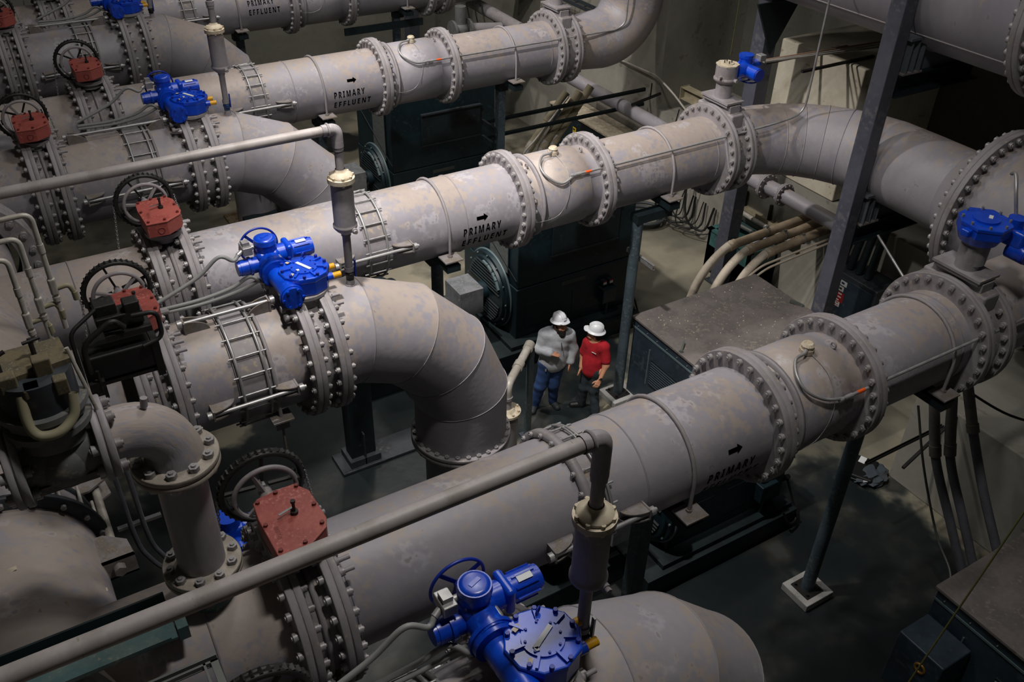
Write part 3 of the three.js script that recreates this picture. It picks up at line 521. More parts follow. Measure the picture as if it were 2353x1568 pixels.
// ---------------------------------------------------------------- right end: elbows and headers
{ // middle row: long bend turning towards the viewer into the right header
  const q = rows[1], t = thing('discharge_elbow', 'wide dusty grey pipe bend running from middle row into right header', 'pipe', [q.fd, Y0, q.z]);
  const R = 1.86, P = [V(0, 0, 0), V(.06, 0, 0)], n = 8; const rad = [RP, RP];
  for (let i = 1; i <= n; i++) { const a = (i - .5) / n * PI / 2; P.push(V(.06 + R * Math.sin(a), 0, R - R * Math.cos(a))); rad.push(RP + .1 * i / n); }
  P.push(V(.06 + R, 0, R + .35)); rad.push(.625); P.push(V(.06 + R, 0, 2.95)); rad.push(.625);
  part('bend', [sweep(P, i => rad[i], 56, false, V(0, 1, 0))], mElbowR, t, true);
  for (const i of [4, 5, 6, 7]) { const T = P[i + 1].clone().sub(P[i - 1]).normalize(); const g = tf(new THREE.TorusGeometry(rad[i] + .003, .008, 6, 56)); g.applyQuaternion(new THREE.Quaternion().setFromUnitVectors(V(0, 0, 1), T)); g.translate(P[i].x, P[i].y, P[i].z); part('weld_bead', g, mElbowR, t); }
  part('reducer', [tf(pipeZ(2.95, 3.42, .625, 56, .95), [.06 + R, 0, 0])], mElbowR, t, true);
  const f = new THREE.Group(); f.name = 'flange_joint'; f.rotation.y = -PI / 2; f.position.set(.06 + R, 0, 3.45); t.add(f);
  const ff = flange(f, 0, .93, 1.12, .16, 40, 1.25, null, mHeaderFl); 
}
{
  const t = thing('right_header', 'large dark grey header pipe entering the picture at the right edge', 'pipe', [11.84, Y0, -6.3]);
  part('pipe', [pipeZ(0, 5.5, .95, 64)], mHeader, t, true);
  const s = part('branch', [tf(pipeX(-2.98, -.6, RP + .02), [0, 0, 1.639])], mDusty, t, true); part('weld_bead', [tf(torX(RP + .02, .016, [-.9, 0, 1.639]))], mDusty, s);
}
{ // upper header above it, dark
  const t = thing('upper_header', 'very large dark header pipe crossing the top right corner', 'pipe', [12.15, 6.78, -12]);
  part('pipe', [pipeZ(0, 5.6, .98, 64)], mHeader, t, true); part('seam', [rod([-.76, -.62, 0], [-.76, -.62, 5.5], .012)], mHeader, t);
  const f = new THREE.Group(); f.name = 'flange_joint'; f.rotation.y = -PI / 2; f.position.set(0, 0, 5.66); t.add(f); flange(f, 0, .94, 1.14, .16, 40, 1.25, null, mHeaderFl);
  part('pipe', [tf(pipeZ(5.7, 9, .98, 64))], mHeader, t, true);
}
{ // rear row: short bend rising
  const q = rows[2], t = thing('riser_elbow', 'grey pipe bend of the rear row turning straight up beside the wall', 'pipe', [q.fd, Y0, q.z]);
  const R = .82, x0 = .88, P = [V(0, 0, 0), V(x0 * .5, 0, 0), V(x0, 0, 0)], rad = [RP, RP + .02, RP + .06]; const n = 14;
  for (let i = 1; i <= n; i++) { const a = i / n * PI / 2; P.push(V(x0 + R * Math.sin(a), R - R * Math.cos(a), 0)); rad.push(RP + .06 + .05 * i / n); }
  P.push(V(x0 + R, 6, 0)); rad.push(.63);
  part('bend', [sweep(P, i => rad[i], 56, true, V(0, 0, 1))], mElbowR2, t, true);
}
{ const q = rows[3], t = thing('discharge_pipe', 'dark grey end of the rearmost discharge pipe near the wall', 'pipe', [q.fd, Y0, q.z]); part('pipe', pipeX(0, 2.66, RP), mPipe[3], t, true); flange(t, .12, RP - .01, RP + .17, .14, 28, 1); }

// ---------------------------------------------------------------- suction rows (elbow down), with motor operated valves
const srows = [
  { k: 5, w: 'front suction pipe', z: -2.92, fl: .62, va: 1.9, vb: 2.2, ca: 1.2, cb: 1.42, air: 2.44, x0: 2.24 },
  { k: 4, w: 'middle suction pipe', z: -7.87, fl: .87, va: 2.2, vb: 2.47, ca: 1.44, cb: 1.7, air: 2.87, x0: 2.54 },
  { k: 3, w: 'rear suction pipe', z: -13.1, fl: .68, va: 2.42, vb: 2.73, ca: 1.63, cb: 1.89, air: 3.13, x0: 2.8 },
  { k: 2, w: 'rearmost suction pipe', z: -18.45, fl: .93, va: 2.68, vb: 3.04, ca: 1.87, cb: 2.09, air: 3.3, x0: 3.1 },
];
const RS = .585;
function actuator(t, x, c, withTag) {       // motor actuator on a worm gear; x,z of the stem relative to t, base y .7
  const Y = .74;
  part('mounting_plate', [cylY(.26, .035, [x, Y, c], 32), cylY(.15, .16, [x, Y - .08, c], 24)], mSteel, t);
  const o = []; for (let k = 0; k < 10; k++) { const a = k / 10 * 2 * PI + .2; o.push([x + .03 + Math.cos(a) * .235, c + Math.sin(a) * .225]); }
  const g = part('gear_case', [prismY(o, Y + .02, Y + .2, .015), prismY(o.map(p => [(p[0] - x - .03) * 1.05 + x + .03, (p[1] - c) * 1.05 + c]), Y + .17, Y + .23, .012), cylY(.14, .02, [x + .03, Y + .235, c], 32), ...[.5, 1.4, 2.3, 3.2, 4.1, 5, 5.9].map(a => box(.018, .03, .1, [x + .03 + Math.cos(a) * .18, Y + .238, c + Math.sin(a) * .18], [0, -a + PI / 2, 0]))], mBlue, t);
  for (let k = 0; k < 10; k++) { const a = k / 10 * 2 * PI; meshOf('bolt', memo('gcb', () => boxUV(flat(cylY(.017, .03, [0, 0, 0], 6)))), mBlueDeep, g, [x + .03 + Math.cos(a) * .222, Y + .245, c + Math.sin(a) * .222]); }
  for (let k = 0; k < 8; k++) { const a = k / 8 * 2 * PI + .2; meshOf('screw', memo('gcs', () => boxUV(flat(cylY(.009, .012, [0, 0, 0], 6)))), mBlueDeep, g, [x + .03 + Math.cos(a) * .118, Y + .25, c + Math.sin(a) * .118]); }
  part('position_stripe', [box(.2, .008, .034, [x + .03, Y + .25, c], [0, t.userData.stripe ?? .62, 0]), box(.03, .008, .03, [x + .03 - .1 * Math.cos(.62), Y + .25, c + .1 * Math.sin(.62)], [0, .62 + .78, 0])], mWhite, g);
  part('maker_plate', [box(.06, .004, .035, [x - .08, Y + .246, c - .14], [0, .4, 0]), box(.05, .004, .03, [x - .13, Y + .246, c + .11], [0, .9, 0])], mCream, g);
  part('lifting_ring', [tf(new THREE.TorusGeometry(.028, .007, 6, 16), [x + .1, Y + .27, c - .17], [0, .6, 0])], mBlueDeep, g);
  for (const dz of [-.06, .12]) { part('yellow_stop', [cylX(.032, .12, [x + .31, Y + .12, c + dz], 12)], mYellow, g); part('stop_boss', [cylX(.042, .06, [x + .25, Y + .12, c + dz], 12)], mBlue, g); }
  // worm housing along z on the left flank
  part('worm_housing', [cylZ(.1, .46, [x - .2, Y + .1, c + .02], 24), cylZ(.125, .03, [x - .2, Y + .1, c + .26], 24), cylZ(.115, .05, [x - .2, Y + .1, c + .285], 24), cylZ(.15, .05, [x - .2, Y + .12, c - .2], 28), cylZ(.165, .03, [x - .2, Y + .12, c - .24], 28), ...[0, 1, 2, 3, 4, 5].map(k => cylZ(.016, .03, [x - .2 + Math.cos(k * 1.047) * .1, Y + .1 + Math.sin(k * 1.047) * .1, c + .315], 6))], mBlue, g);
  // actuator head
  const hz = c - .46, hx = x - .2, hy = Y + .16;
  const h = part('actuator_head', [cylZ(.12, .22, [hx, hy, c - .32], 24), rbox(.24, .2, .22, .05, [hx, hy + .02, hz]), cylY(.105, .1, [hx, hy + .16, hz], 28), cylY(.118, .05, [hx, hy + .22, hz], 28, .112), cylX(.1, .16, [hx + .18, hy + .03, hz], 24), rbox(.07, .23, .23, .03, [hx + .22, hy + .03, hz])], mBlue, t);
  part('head_cover', [lathe([[.0, .0], [.075, .0], [.1, -.012], [.108, -.03]], 28).translate(hx, hy + .262, hz), box(.09, .008, .03, [hx, hy + .263, hz], [0, .35, 0])], mBlue, h);
  part('motor', [cylX(.098, .22, [hx + .35, hy + .03, hz], 24), cylX(.09, .03, [hx + .47, hy + .03, hz], 24), ...[...Array(8)].map((_, k) => box(.17, .02, .012, [hx + .36, hy + .03 + Math.sin(k * .785) * .1, hz + Math.cos(k * .785) * .1], [-k * .785 + PI / 2, 0, 0]))], mBlue, h);
  part('data_plate', [box(.11, .004, .06, [hx + .36, hy + .132, hz + .02], [.2, 0, 0])], mWhite, h);
  part('control_housing', [cylX(.085, .2, [hx - .2, hy - .02, hz + .03], 24), cylX(.1, .03, [hx - .2, hy - .02, hz + .03], 24), cylX(.078, .04, [hx - .31, hy - .02, hz + .03], 24)], mBlue, h);
  // handwheel behind
  const wz = hz - .2; part('actuator_handwheel', [tf(new THREE.TorusGeometry(.2, .012, 8, 48), [hx - .02, hy + .06, wz]), ...[.5, 2.3, 4.5].map(a => bar([hx - .02, hy + .06, wz], [hx - .02 + Math.cos(a) * .2, hy + .06 + Math.sin(a) * .2, wz], .012, .03)), rod([hx - .02, hy + .06, wz], [hx - .02, hy + .04, hz - .1], .03)], mBlueDeep, h);
  // junction box with flexible conduits that drop away to the left
  part('junction_box', [rbox(.1, .09, .16, .008, [hx - .2, hy + .16, hz - .02]), box(.07, .05, .08, [hx - .2, hy + .22, hz - .02]), rod([hx - .15, hy + .16, hz - .02], [hx - .1, hy + .16, hz - .02], .026)], mGalv, h);
  part('elbow_fitting', [bent([[hx - .06, hy + .03, hz + .1], [hx - .06, hy + .04, hz + .19], [hx - .09, hy - .08, hz + .21]], .026, .05), bent([[hx + .09, hy + .05, hz + .1], [hx + .09, hy + .06, hz + .19], [hx + .06, hy - .06, hz + .21]], .026, .05), rod([hx - .25, hy + .15, hz], [hx - .3, hy + .13, hz + .02], .026)], mGalv, h);
  const e = [-1.3, .69, -.38];
  part('flexible_conduit', [hose([[hx - .3, hy + .13, hz + .02], [hx - .36, hy + .1, hz + .05], [-.56, 1.06, -.38], [-.81, .88, -.39], e], .021, 44, 8)], mHose, t);
  part('flexible_conduit', [hose([[hx - .09, hy - .08, hz + .21], [hx - .13, hy - .15, hz + .2], [-.3, .8, -.3], [-.5, .69, -.35], [-.85, .63, -.38], [e[0], e[1] - .05, e[2]]], .021, 44, 8)], mHose, t);
  part('flexible_conduit', [hose([[hx + .06, hy - .06, hz + .21], [hx + .02, hy - .14, hz + .22], [-.17, .77, -.25], [-.42, .66, -.31], [-.8, .59, -.36], [e[0], e[1] - .09, e[2]]], .021, 44, 8)], mHose, t);
  if (withTag) part('yellow_tag', [box(.075, .13, .004, [hx + .08, hy - .2, hz + .12], [.2, .2, .15])], mYellowTag, t);
}
for (const q of srows) {
  const mp = mPipe[(q.k + 1) % 4];
  { const t = thing('suction_pipe', `dark grey stub of the ${q.w} left of its chain valve`, 'pipe', [-.4, Y0, q.z]); part('pipe', pipeX(0, q.fl - .3 + .4, RS), mDusty, t, true); }
  chainValve(`butterfly valve with chain wheel and red gearbox on the ${q.w}`, q.z, q.fl - .3, q.fl, RS, { ph: q.k * .7, zc: q.k === 4 ? .02 : .12 });
  { const t = thing('suction_pipe', `grey ${q.w} spool between chain valve and motor operated valve`, 'pipe', [q.fl, Y0, q.z]); part('pipe', pipeX(0, q.va - q.fl, RS), mp, t, true); weld(t, .1, RS, mp);
    // saddle strap with foot bracket
    const r = RS + .02, pts = [V(0, -.42, r)]; for (let k = 0; k <= 18; k++) { const a = -.1 + k / 18 * (PI + .2); pts.push(V(0, Math.sin(a) * r, Math.cos(a) * r)); } pts.push(V(0, -.42, -r));
    const s = part('saddle_strap', [sweep(pts, () => .02, 8)], mSteel, t); s.position.x = q.cb + .07 - q.fl; const b = part('strap_foot', [box(.22, .018, .2, [0, -.36, r]), box(.14, .14, .012, [0, -.44, r + .02]), rod([0, -.8, r], [0, -.36, r], .014)], mRustPaint, t); b.position.x = s.position.x; }
  coupling(`sleeve coupling cage with tie rods round the ${q.w}`, q.z, RS, q.ca, q.cb, [PI / 2 - .06, -.02, PI + .02], q.fl + .24, q.va - .24, { n: 20 });
  { // motor operated butterfly valve
    const t = thing('motor_valve', `butterfly valve with bright blue motor actuator on the ${q.w}`, 'valve', [q.va, Y0, q.z]), w = q.vb - q.va;
    part('valve_body', [pipeX(0, w, RS + .06, 48), box(w * .9, .3, .5, [w / 2, .58, 0])], mSteel, t);
    flange(t, 0, RS - .01, RS + .185, .12, 28, 1); flange(t, w, RS - .01, RS + .185, .12, 28, 1);
    for (const s of [-1, 1]) for (const k of [0, 1]) { const a = PI / 2 + s * (.36 + k * .15); for (const e of [-.11, w + .11]) meshOf('stud', memo('stud', () => 0), mSteel, t, [e, Math.sin(a) * (RS + .135), Math.cos(a) * (RS + .135)]); }
    t.userData.stripe = [0, 0, -1.0, -1.1, -1.15, .5][q.k];
    actuator(t, w / 2, .06, q.k !== 2 && q.k !== 5); delete t.userData.stripe;
  }
  { // mitred elbow going down to the pump
    const t = thing('suction_elbow', `grey mitred elbow turning the ${q.w} down to its pump`, 'pipe', [q.vb, Y0, q.z]);
    const x0 = q.x0 - q.vb - .02, R = 1.66, P = [V(0, 0, 0)], h = PI / 8;
    for (let i = 0; i < 4; i++) { const a = (i + .5) * h, rr = R / Math.cos(h / 2); P.push(V(x0 + rr * Math.sin(a), -R + rr * Math.cos(a), 0)); }
    P.push(V(x0 + R, -2.0, 0));
    part('mitred_bend', [sweep(P, () => RS, 56, false, V(0, 1, 0))], mElbowS[q.k % 2], t, true);
    for (let i = 1; i <= 4; i++) { const a = (i - .5) * h, g = new THREE.TorusGeometry(RS, .0065, 6, 56); g.scale(1, 1, 1); const T = V(Math.cos(a), -Math.sin(a), 0); const m = new THREE.Matrix4().makeBasis(V(0, 0, -1), V(Math.sin(a), Math.cos(a), 0), T); g.scale(1, 1 / Math.cos(h / 2), 1); g.applyMatrix4(m); g.translate(P[i].x, P[i].y, P[i].z); part('weld_bead', g, mSteel, t); }
    const f = new THREE.Group(); f.name = 'flange_joint'; f.rotation.z = -PI / 2; f.position.set(x0 + R, -2.06, 0); t.add(f); flange(f, 0, RS - .1, RS + .06, .12, 28, .9);
  }
  { // pump suction bell standing on the floor below
    const t = thing('suction_riser', `dark pipe riser with base plate below the elbow of the ${q.w}`, 'pipe', [q.x0 + 1.64, 0, q.z]);
    part('pipe', [tf(pipeY(.05, 2.0, .47, 40))], mPipe[3], t, true); part('base_plate', [rbox(1.35, .05, 1.1, .01, [0, .03, 0])], mRust, t); part('nozzle', [cylX(.13, .5, [.55, .9, .1], 20), cylX(.2, .05, [.8, .9, .1], 24)], mSteel, t);
    part('gusset', [-1, 1].map(s => box(.02, .5, .3, [.1 * s, 1.3, .5])), mSteel, t);
  }
}
// ---------------------------------------------------------------- air valves on the elbows with vent lines
for (const q of srows) {
  const dark = q.k === 3, t = thing('air_valve', `tall grey air release canister standing on elbow of the ${q.w}`, 'air valve', [q.air, Y0, q.z]);
  part('socket', [cylY(.05, .1, [0, .6, 0], 20, .042), cylY(.06, .04, [0, .575, 0], 20)], mSteel, t);
  const v = part('ball_valve', [cylY(.045, .08, [0, .7, 0], 8), sph(.05, [0, .72, 0]), cylX(.018, .1, [0, .72, 0], 8), rbox(.05, .05, .05, .01, [0, .72, .04])], q.k === 3 ? mBlueGrey : mIron, t);
  part('lever', [box(.014, .2, .03, [.045, .8, .05], [0, 0, -.02])], q.k === 5 ? mGalv : mBlueDeep, v);
  part('lower_pipe', [cylY(.042, .5, [0, .98, 0], 20), cylY(.052, .05, [0, .78, 0], 20), cylY(.05, .04, [0, 1.2, 0], 20)], mSteel, t);
  const k5 = q.k === 5 ? 1.0 : 1;
  part('canister', [lathe([[.045, 1.2], [.09, 1.24], [.115, 1.27], [.124, 1.285], [.124, 1.31], [.112, 1.325], [.112, 1.78], [.12, 1.79]], 36)], mSteel, t);
  part('drain_plug', [cylZ(.03, .06, [.05, 1.27, .1], 12), cylZ(.022, .08, [.05, 1.27, .12], 6)], mSteel, t);
  const f = part('top_flange', [cylY(.137, .045, [0, 1.81, 0], 32), lathe([[.11, 1.832], [.115, 1.86], [.07, 1.885], [.055, 1.9], [.05, 1.92]], 32)], mCream, t);
  for (let k = 0; k < 8; k++) meshOf('bolt', memo('avb', () => boxUV(flat(cylY(.016, .09, [0, 0, 0], 6)))), mCream, f, [Math.cos(k * .785 + .2) * .117, 1.815, Math.sin(k * .785 + .2) * .117]);
  part('upper_pipe', [cylY(.042, .34, [0, 2.06, 0], 20), cylY(.056, .06, [0, 2.18, 0], 20), cylY(.052, .03, [0, 2.13, 0], 20)], dark ? mSteel : mSteel, t);
  if (q.k === 3) part('rising_pipe', [cylY(.042, 1.5, [0, 2.9, 0], 20)], mSteel, t);
  else { const y = q.k === 5 ? 2.45 : 2.335; part('vent_elbow', [bent([[0, 2.2, 0], [0, y, 0], [-.15, y, 0]], .056, .09, 16), torX(.058, .012, [-.09, y, 0], 24, 6)], mSteel, t);
    solo('vent_pipe', [cylX(.048, 4.1, [-2.15, 0, 0], 20)], mVent, `long straight grey vent pipe running left from air valve of the ${q.w}`, 'pipe', undefined, false, [q.air, Y0 + y, q.z]); }
}
// ---------------------------------------------------------------- left header along z
{
  const t = thing('left_header', 'large grey header pipe along the left edge joining the pipe rows', 'pipe', [-.82, Y0, 0]);
  part('pipe', [pipeZ(-21.5, -11.3, .66), tf(pipeZ(-11.3, -6.4, .66)), tf(pipeZ(-6.4, 1.5, .66))], mDusty, t, true);
  const f = new THREE.Group(); f.name = 'flange_joint'; f.rotation.y = -PI / 2; f.position.set(.1, 0, -11.35); t.add(f); flange(f, 0, .64, .88, .3, 24, 1.3);
  const c = thing('sleeve_coupling', 'large bolted sleeve coupling with spacer bars on left header', 'coupling', [-.82, Y0, -6.07]);
  part('ring', [latheZ([[.65, -.03], [.765, -.03], [.765, .03], [.65, .03]], 64)], mDarkSteel, c); part('ring', [latheZ([[.62, -.33], [.69, -.33], [.69, -.29], [.62, -.29]], 64)], mDarkSteel, c); part('sleeve', [tf(pipeZ(-.33, .03, .665, 56))], mSteel, c);
  for (let k = 0; k < 20; k++) { const a = (k + .5) / 20 * 2 * PI; const b = meshOf('spacer_bar', memo('spb', () => boxUV(flat(cylZ(.014, .42, [0, 0, -.15], 8)))), mConduit, c, [Math.cos(a) * .705, Math.sin(a) * .705, 0]); meshOf('bolt', memo('spn', () => boxUV(flat(cylZ(.024, .03, [0, 0, .045], 6)))), mNut, c, [Math.cos(a) * .715, Math.sin(a) * .715, 0]); }
  part('tie_rod', [rod([.75, .1, -.95], [.75, .1, .5], .035)], mConduit, c);
  part('lug', [prismY([[.62, -.72], [.84, -.72], [.86, -.52], [.7, -.42], [.62, -.42]], .16, .18), prismY([[.62, -.72], [.84, -.72], [.86, -.52], [.7, -.42], [.62, -.42]], -.02, 0), b2(.62, .86, -.02, .18, -.74, -.72)], mRustPaint, c);
  part('lug', [prismY([[.62, .15], [.7, .15], [.86, .28], [.88, .46], [.62, .46]], .16, .18), prismY([[.62, .15], [.7, .15], [.86, .28], [.88, .46], [.62, .46]], -.02, 0), b2(.62, .88, -.02, .18, .44, .46), cylZ(.05, .06, [.75, .1, .5], 6)], mRustPaint, c);
}
// small riser branch on the front discharge stub with its elbow and control valve
{
  const t = thing('riser_branch', 'narrow vertical flanged pipe standing on front discharge stub', 'pipe', [.44, Y0, -4.661]);
  part('nozzle', [cylY(.185, .36, [0, .58, 0], 32)], mTealPatch, t);
  part('pipe', [tf(pipeY(.8, 1.78, .158, 36))], mSteel, t, true);
  for (const [y, r] of [[.79, .265], [1.78, .27]]) { const f = new THREE.Group(); f.name = 'flange_joint'; f.rotation.z = PI / 2; f.position.y = y; t.add(f); flange(f, 0, .15, r, .09, 10, .95, null, mCreamSteel); }
  const e = part('elbow', [sweep((() => { const P = [V(0, 1.8, 0)]; for (let k = 0; k <= 10; k++) { const a = k / 10 * PI / 2; P.push(V(-.26 + .26 * Math.cos(a), 1.86 + .26 * Math.sin(a), 0)); } P.push(V(-.34, 2.12, 0)); return P; })(), i => .165 + (i < 3 ? (3 - i) * .006 : 0), 36)], mDusty, t, true);
  part('plug', [rod([-.1, 2.27, .02], [-.09, 2.33, .02], .022)], mSteel, e);
}
{
  const t = thing('control_valve', 'grey hydraulic control valve with some shade painted in, round cover, left edge', 'valve', [-.16, 6.22, -4.661]);
  const f = new THREE.Group(); f.name = 'flange_joint'; t.add(f); flange(f, .24, .15, .26, .09, 8, .95); flange(f, -.24, .15, .26, .09, 8, .95);
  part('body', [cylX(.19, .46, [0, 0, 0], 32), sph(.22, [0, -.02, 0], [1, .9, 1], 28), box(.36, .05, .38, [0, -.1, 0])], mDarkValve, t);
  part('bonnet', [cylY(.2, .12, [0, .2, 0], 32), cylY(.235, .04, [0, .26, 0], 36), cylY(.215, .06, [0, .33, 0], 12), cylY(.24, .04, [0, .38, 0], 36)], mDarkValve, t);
  part('cylinder', [cylY(.2, .2, [0, .5, 0], 36)], mDarkSteel, t);
  part('manifold', [prismY([[-.22, -.2], [.18, -.2], [.2, .04], [-.2, .1]], .6, .63), rbox(.09, .1, .08, .01, [-.12, .62, .1]), rbox(.09, .12, .08, .01, [.06, .64, .06]), rbox(.07, .1, .07, .01, [.12, .56, .16]), rbox(.09, .06, .09, .01, [-.02, .57, .15])], mOliveDust, t);
  part('needle_valve', [rod([-.14, .62, .02], [-.14, .74, 0], .014), rod([-.19, .72, .02], [-.09, .75, 0], .012), rod([.04, .64, -.06], [.04, .74, -.08], .014), rod([0, .73, -.06], [.09, .73, -.08], .01)], mIron, t);
  part('pilot_tube', [hose([[-.08, .56, .16], [-.09, .42, .21], [-.06, .34, .25], [.04, .33, .26], [.13, .38, .22], [.16, .5, .18]], .028, 30)], mConduitOlive, t);
  part('hand_lever', [rod([.2, .66, -.02], [.26, .2, .06], .012)], mConduit, t);
}
{ // black hydraulic operator behind it
  const t = thing('hydraulic_operator', 'black hydraulic actuator with tubes in front of hidden chain wheel', 'actuator', [.36, 6.0, -5.65]);
  part('cylinder_body', [rbox(.44, .2, .24, .02, [0, .1, 0]), box(.04, .26, .26, [-.23, .07, 0]), box(.05, .28, .22, [.22, .06, .02])], mBlack, t);
  part('valve_block', [rbox(.3, .1, .14, .01, [.05, .38, -.02]), rbox(.14, .1, .12, .01, [-.02, .46, -.04]), rbox(.1, .08, .1, .01, [.14, .46, 0]), box(.3, .04, .2, [.08, .3, 0])], mIron, t);
  part('hydraulic_tube', [bent([[-.22, .1, .14], [-.22, .32, .12], [.0, .44, .1], [.06, .36, .1]], .02, .08)], mIron, t);
  part('hydraulic_tube', [bent([[.12, .42, .08], [.28, .42, .1], [.28, .22, .12], [.14, .2, .14]], .016, .06)], mIron, t);
  part('hydraulic_tube', [bent([[-.27, -.02, .16], [-.27, .42, .1], [-.08, .5, .02]], .014, .06)], mIron, t);
  part('bracket', [box(.5, .03, .22, [0, -.03, 0]), box(.1, .14, .1, [-.2, -.04, .12]), rod([-.18, -.1, .16], [-.18, .12, .16], .012)], mIron, t);
  part('support_leg', [box(.08, 1.1, .08, [0, -.6, -.1])], mIron, t);
}
for (let k = 0; k < 3; k++) {
  const t = thing('conduit', ['tall pale conduit with outlet body, rightmost of three at left edge', 'tall pale conduit with outlet body, middle of three at left edge', 'tall pale conduit with outlet body, leftmost of three at left edge'][k], 'conduit', [[.085, 6.2, -5.7], [-.02, 6.15, -5.7], [-.115, 6.1, -5.7]][k]);
  const h = [1.02, .93, .86][k], b = [.5, .44, .4][k];
  part('pipe', [bent([[0, .18 - k * .04, 0], [0, h, 0], [-.12, h + .0, 0], [-.6, h - .02, 0]], .017, .1, 12)], mConduit, t);
  part('coupler', [cylY(.022, .06, [0, h - .24, 0], 14)], mConduit, t);
  part('outlet_body', [rbox(.05, .13, .045, .018, [0, b, 0]), cylY(.024, .03, [0, b - .09, 0], 14)], mConduit, t);
  part('side_elbow', [bent([[.02, b - .02, 0], [.09, b - .01, 0], [.11, b - .08, 0]], .016, .03), rod([.11, b - .07, 0], [.112, b - .13, 0], .02)], mConduitOlive, t);
}
{ // channel and strut bottom left
  const t = thing('steel_channel', 'teal grey dusty steel channel lying at bottom left corner', 'beam', [-.4, 4.78, -4.4]);
  part('web', [b2(-.75, .54, -.02, 0, -.16, .16)], mTealDust, t); part('flange_plate', [b2(-.75, .54, 0, .1, -.17, -.155)], mTealDark, t); part('flange_plate', [b2(-.75, .5, 0, .03, .12, .17)], mTealDust, t); part('end_angle', [b2(.55, .62, -.1, .02, -.08, .12)], mTealDust, t);
  const s = thing('strut_frame', 'slotted steel strut frame below vent pipe at bottom left', 'strut', [.1, 5.0, -3.75]);
  part('rail', [b2(-.5, .2, -.02, .02, -.06, -.045), b2(-.5, .2, -.02, .02, -.02, -.005), b2(-.5, .2, -.02, -.012, -.06, 0)], mGalvDark, s); part('rail', [b2(.155, .2, -.02, .02, -.02, .4), b2(.11, .125, -.02, .02, -.02, .4)], mGalvDark, s); part('post', [b2(-.2, -.15, -.85, -.02, -.05, -.01)], mGalvDark, s);
}


// ---------------------------------------------------------------- motors below the discharge rows
function motor(label, x0, x1, zf, opt = {}) {
  const t = thing('pump_motor', label, 'motor', [x0, 0, zf]), L = x1 - x0, Dp = opt.depth || 1.9;
  part('skid', [b2(-.5, L + .1, 0, .34, -Dp - .1, .28), b2(-.2, L + .05, .34, .42, -Dp, .2)], mTealDark, t);
  part('lower_body', [rbox(L, 1.02, Dp, .02, [L / 2, .93, -Dp / 2])], mTeal, t);
  if (!opt.low) part('upper_body', [rbox(L - .04, 1.3 + (opt.h || 0), Dp - .04, .02, [L / 2, 2.1 + (opt.h || 0) / 2, -Dp / 2])], mTeal, t);
  if (!opt.low) part('front_panel', [rbox(1.42, .66, .03, .012, [L * .56, 2.28, .0])], mTealDark, t); if (!opt.low) part('panel_lip', [box(1.42, .03, .06, [L * .56, 2.63, .01]), box(1.42, .03, .03, [L * .56, 1.94, .01])], mDarkSteel, t);
  part('maker_plate', [box(.52, .07, .012, [L * .48, 1.3, .004])], mPlate, t);
  part('access_panel', [rbox(.62, .5, .02, .01, [L * .2, .86, .0])], mTeal, t); part('access_panel', [rbox(.62, .5, .02, .01, [L * .6, .86, .0])], mTeal, t);
  for (const k of [0, 1]) { const g = part('gauge_box', [rbox(.1, .11, .1, .01, [L * .74 + k * .14, 1.1, .05])], mTealDark, t); part('warning_label', [box(.07, .07, .004, [L * .74 + k * .14, 1.11, .102])], mWhite, g); part('warning_stripe', [box(.07, .02, .005, [L * .74 + k * .14, 1.135, .1025])], mRedSign, g); }
  part('terminal_box', [rbox(.3, .3, .2, .015, [L * .77, .86, .08]), rod([L * .77, .42, .1], [L * .77, .72, .1], .03)], mTeal, t);
  part('side_box', [rbox(.14, .22, .26, .02, [L + .05, opt.low ? 1.2 : 1.72, -.2]), rod([L + .06, .62, -.1], [L + .06, .78, .02], .04)], mIron, t);
  // left face: pale mesh strip, seams and round louvred fan cover
  if (!opt.low) part('mesh_strip', [box(.012, 1.1, .62, [-.002, 2.18, -.62])], mMeshGrey, t);
  if (!opt.low) part('seam', [bar([-.008, 1.62, -.02], [-.008, 2.35, -Dp + .3], .012, .02), box(.012, 1.1, .02, [-.006, 2.18, -.3]), box(.012, 1.1, .02, [-.006, 2.18, -.94])], mTealDark, t);
  const fz = opt.low ? -.58 : -.86, fy = 1.06, f = part('fan_cover', [cylX(.7, .1, [-.05, fy, fz], 48, .72), cylX(.62, .05, [-.12, fy, fz], 48, .64), cylX(.16, .16, [-.2, fy, fz], 28), cylX(.1, .3, [-.3, fy, fz], 24)], mTeal, t);
  part('rim', [torX(.72, .022, [-.02, fy, fz], 56), ...[.6, .9, 1.2, 1.5].map(a => box(.05, .16, .04, [-.16, fy + Math.sin(a) * .56, fz + Math.cos(a) * .56], [-a, 0, 0]))], mMotorRim, f);
  for (let k = -8; k <= 8; k++) { if (Math.abs(k) < 2) continue; const h = Math.sqrt(.6 * .6 - (k * .064) ** 2); meshOf('louvre', memo('lv', () => boxUV(flat(box(.03, .03, 1, [0, 0, 0], [0, 0, .7])))), mTealDark, f, [-.152, fy + k * .064, fz]).scale.z = 2 * h * .9; }
  for (let k = 0; k < 12; k++) { const a = k / 12 * 2 * PI; meshOf('bolt', memo('fcb', () => boxUV(flat(cylX(.018, .04, [0, 0, 0], 6)))), mMotorRim, f, [-.1, fy + Math.sin(a) * .67, fz + Math.cos(a) * .67]); }
  const cg = part('coupling_guard', [rbox(.46, .5, .56, .01, [-.72, 1.24, fz + .28])], mGuard, t); part('shaft', [cylX(.07, 1.3, [-.9, fy, fz], 20)], mDarkSteel, t);
  if (opt.cord) part('power_cord', [hose([[L + .06, .72, .02], [L + .14, .4, .12], [L + .1, .16, .3], [L - .1, .2, .35], [L - .2, .4, .3]], .018, 30)], mCable, t);
  return t;
}
motor('dark teal pump motor behind the two workers', 7.07, 9.55, -11.2, { cord: true });
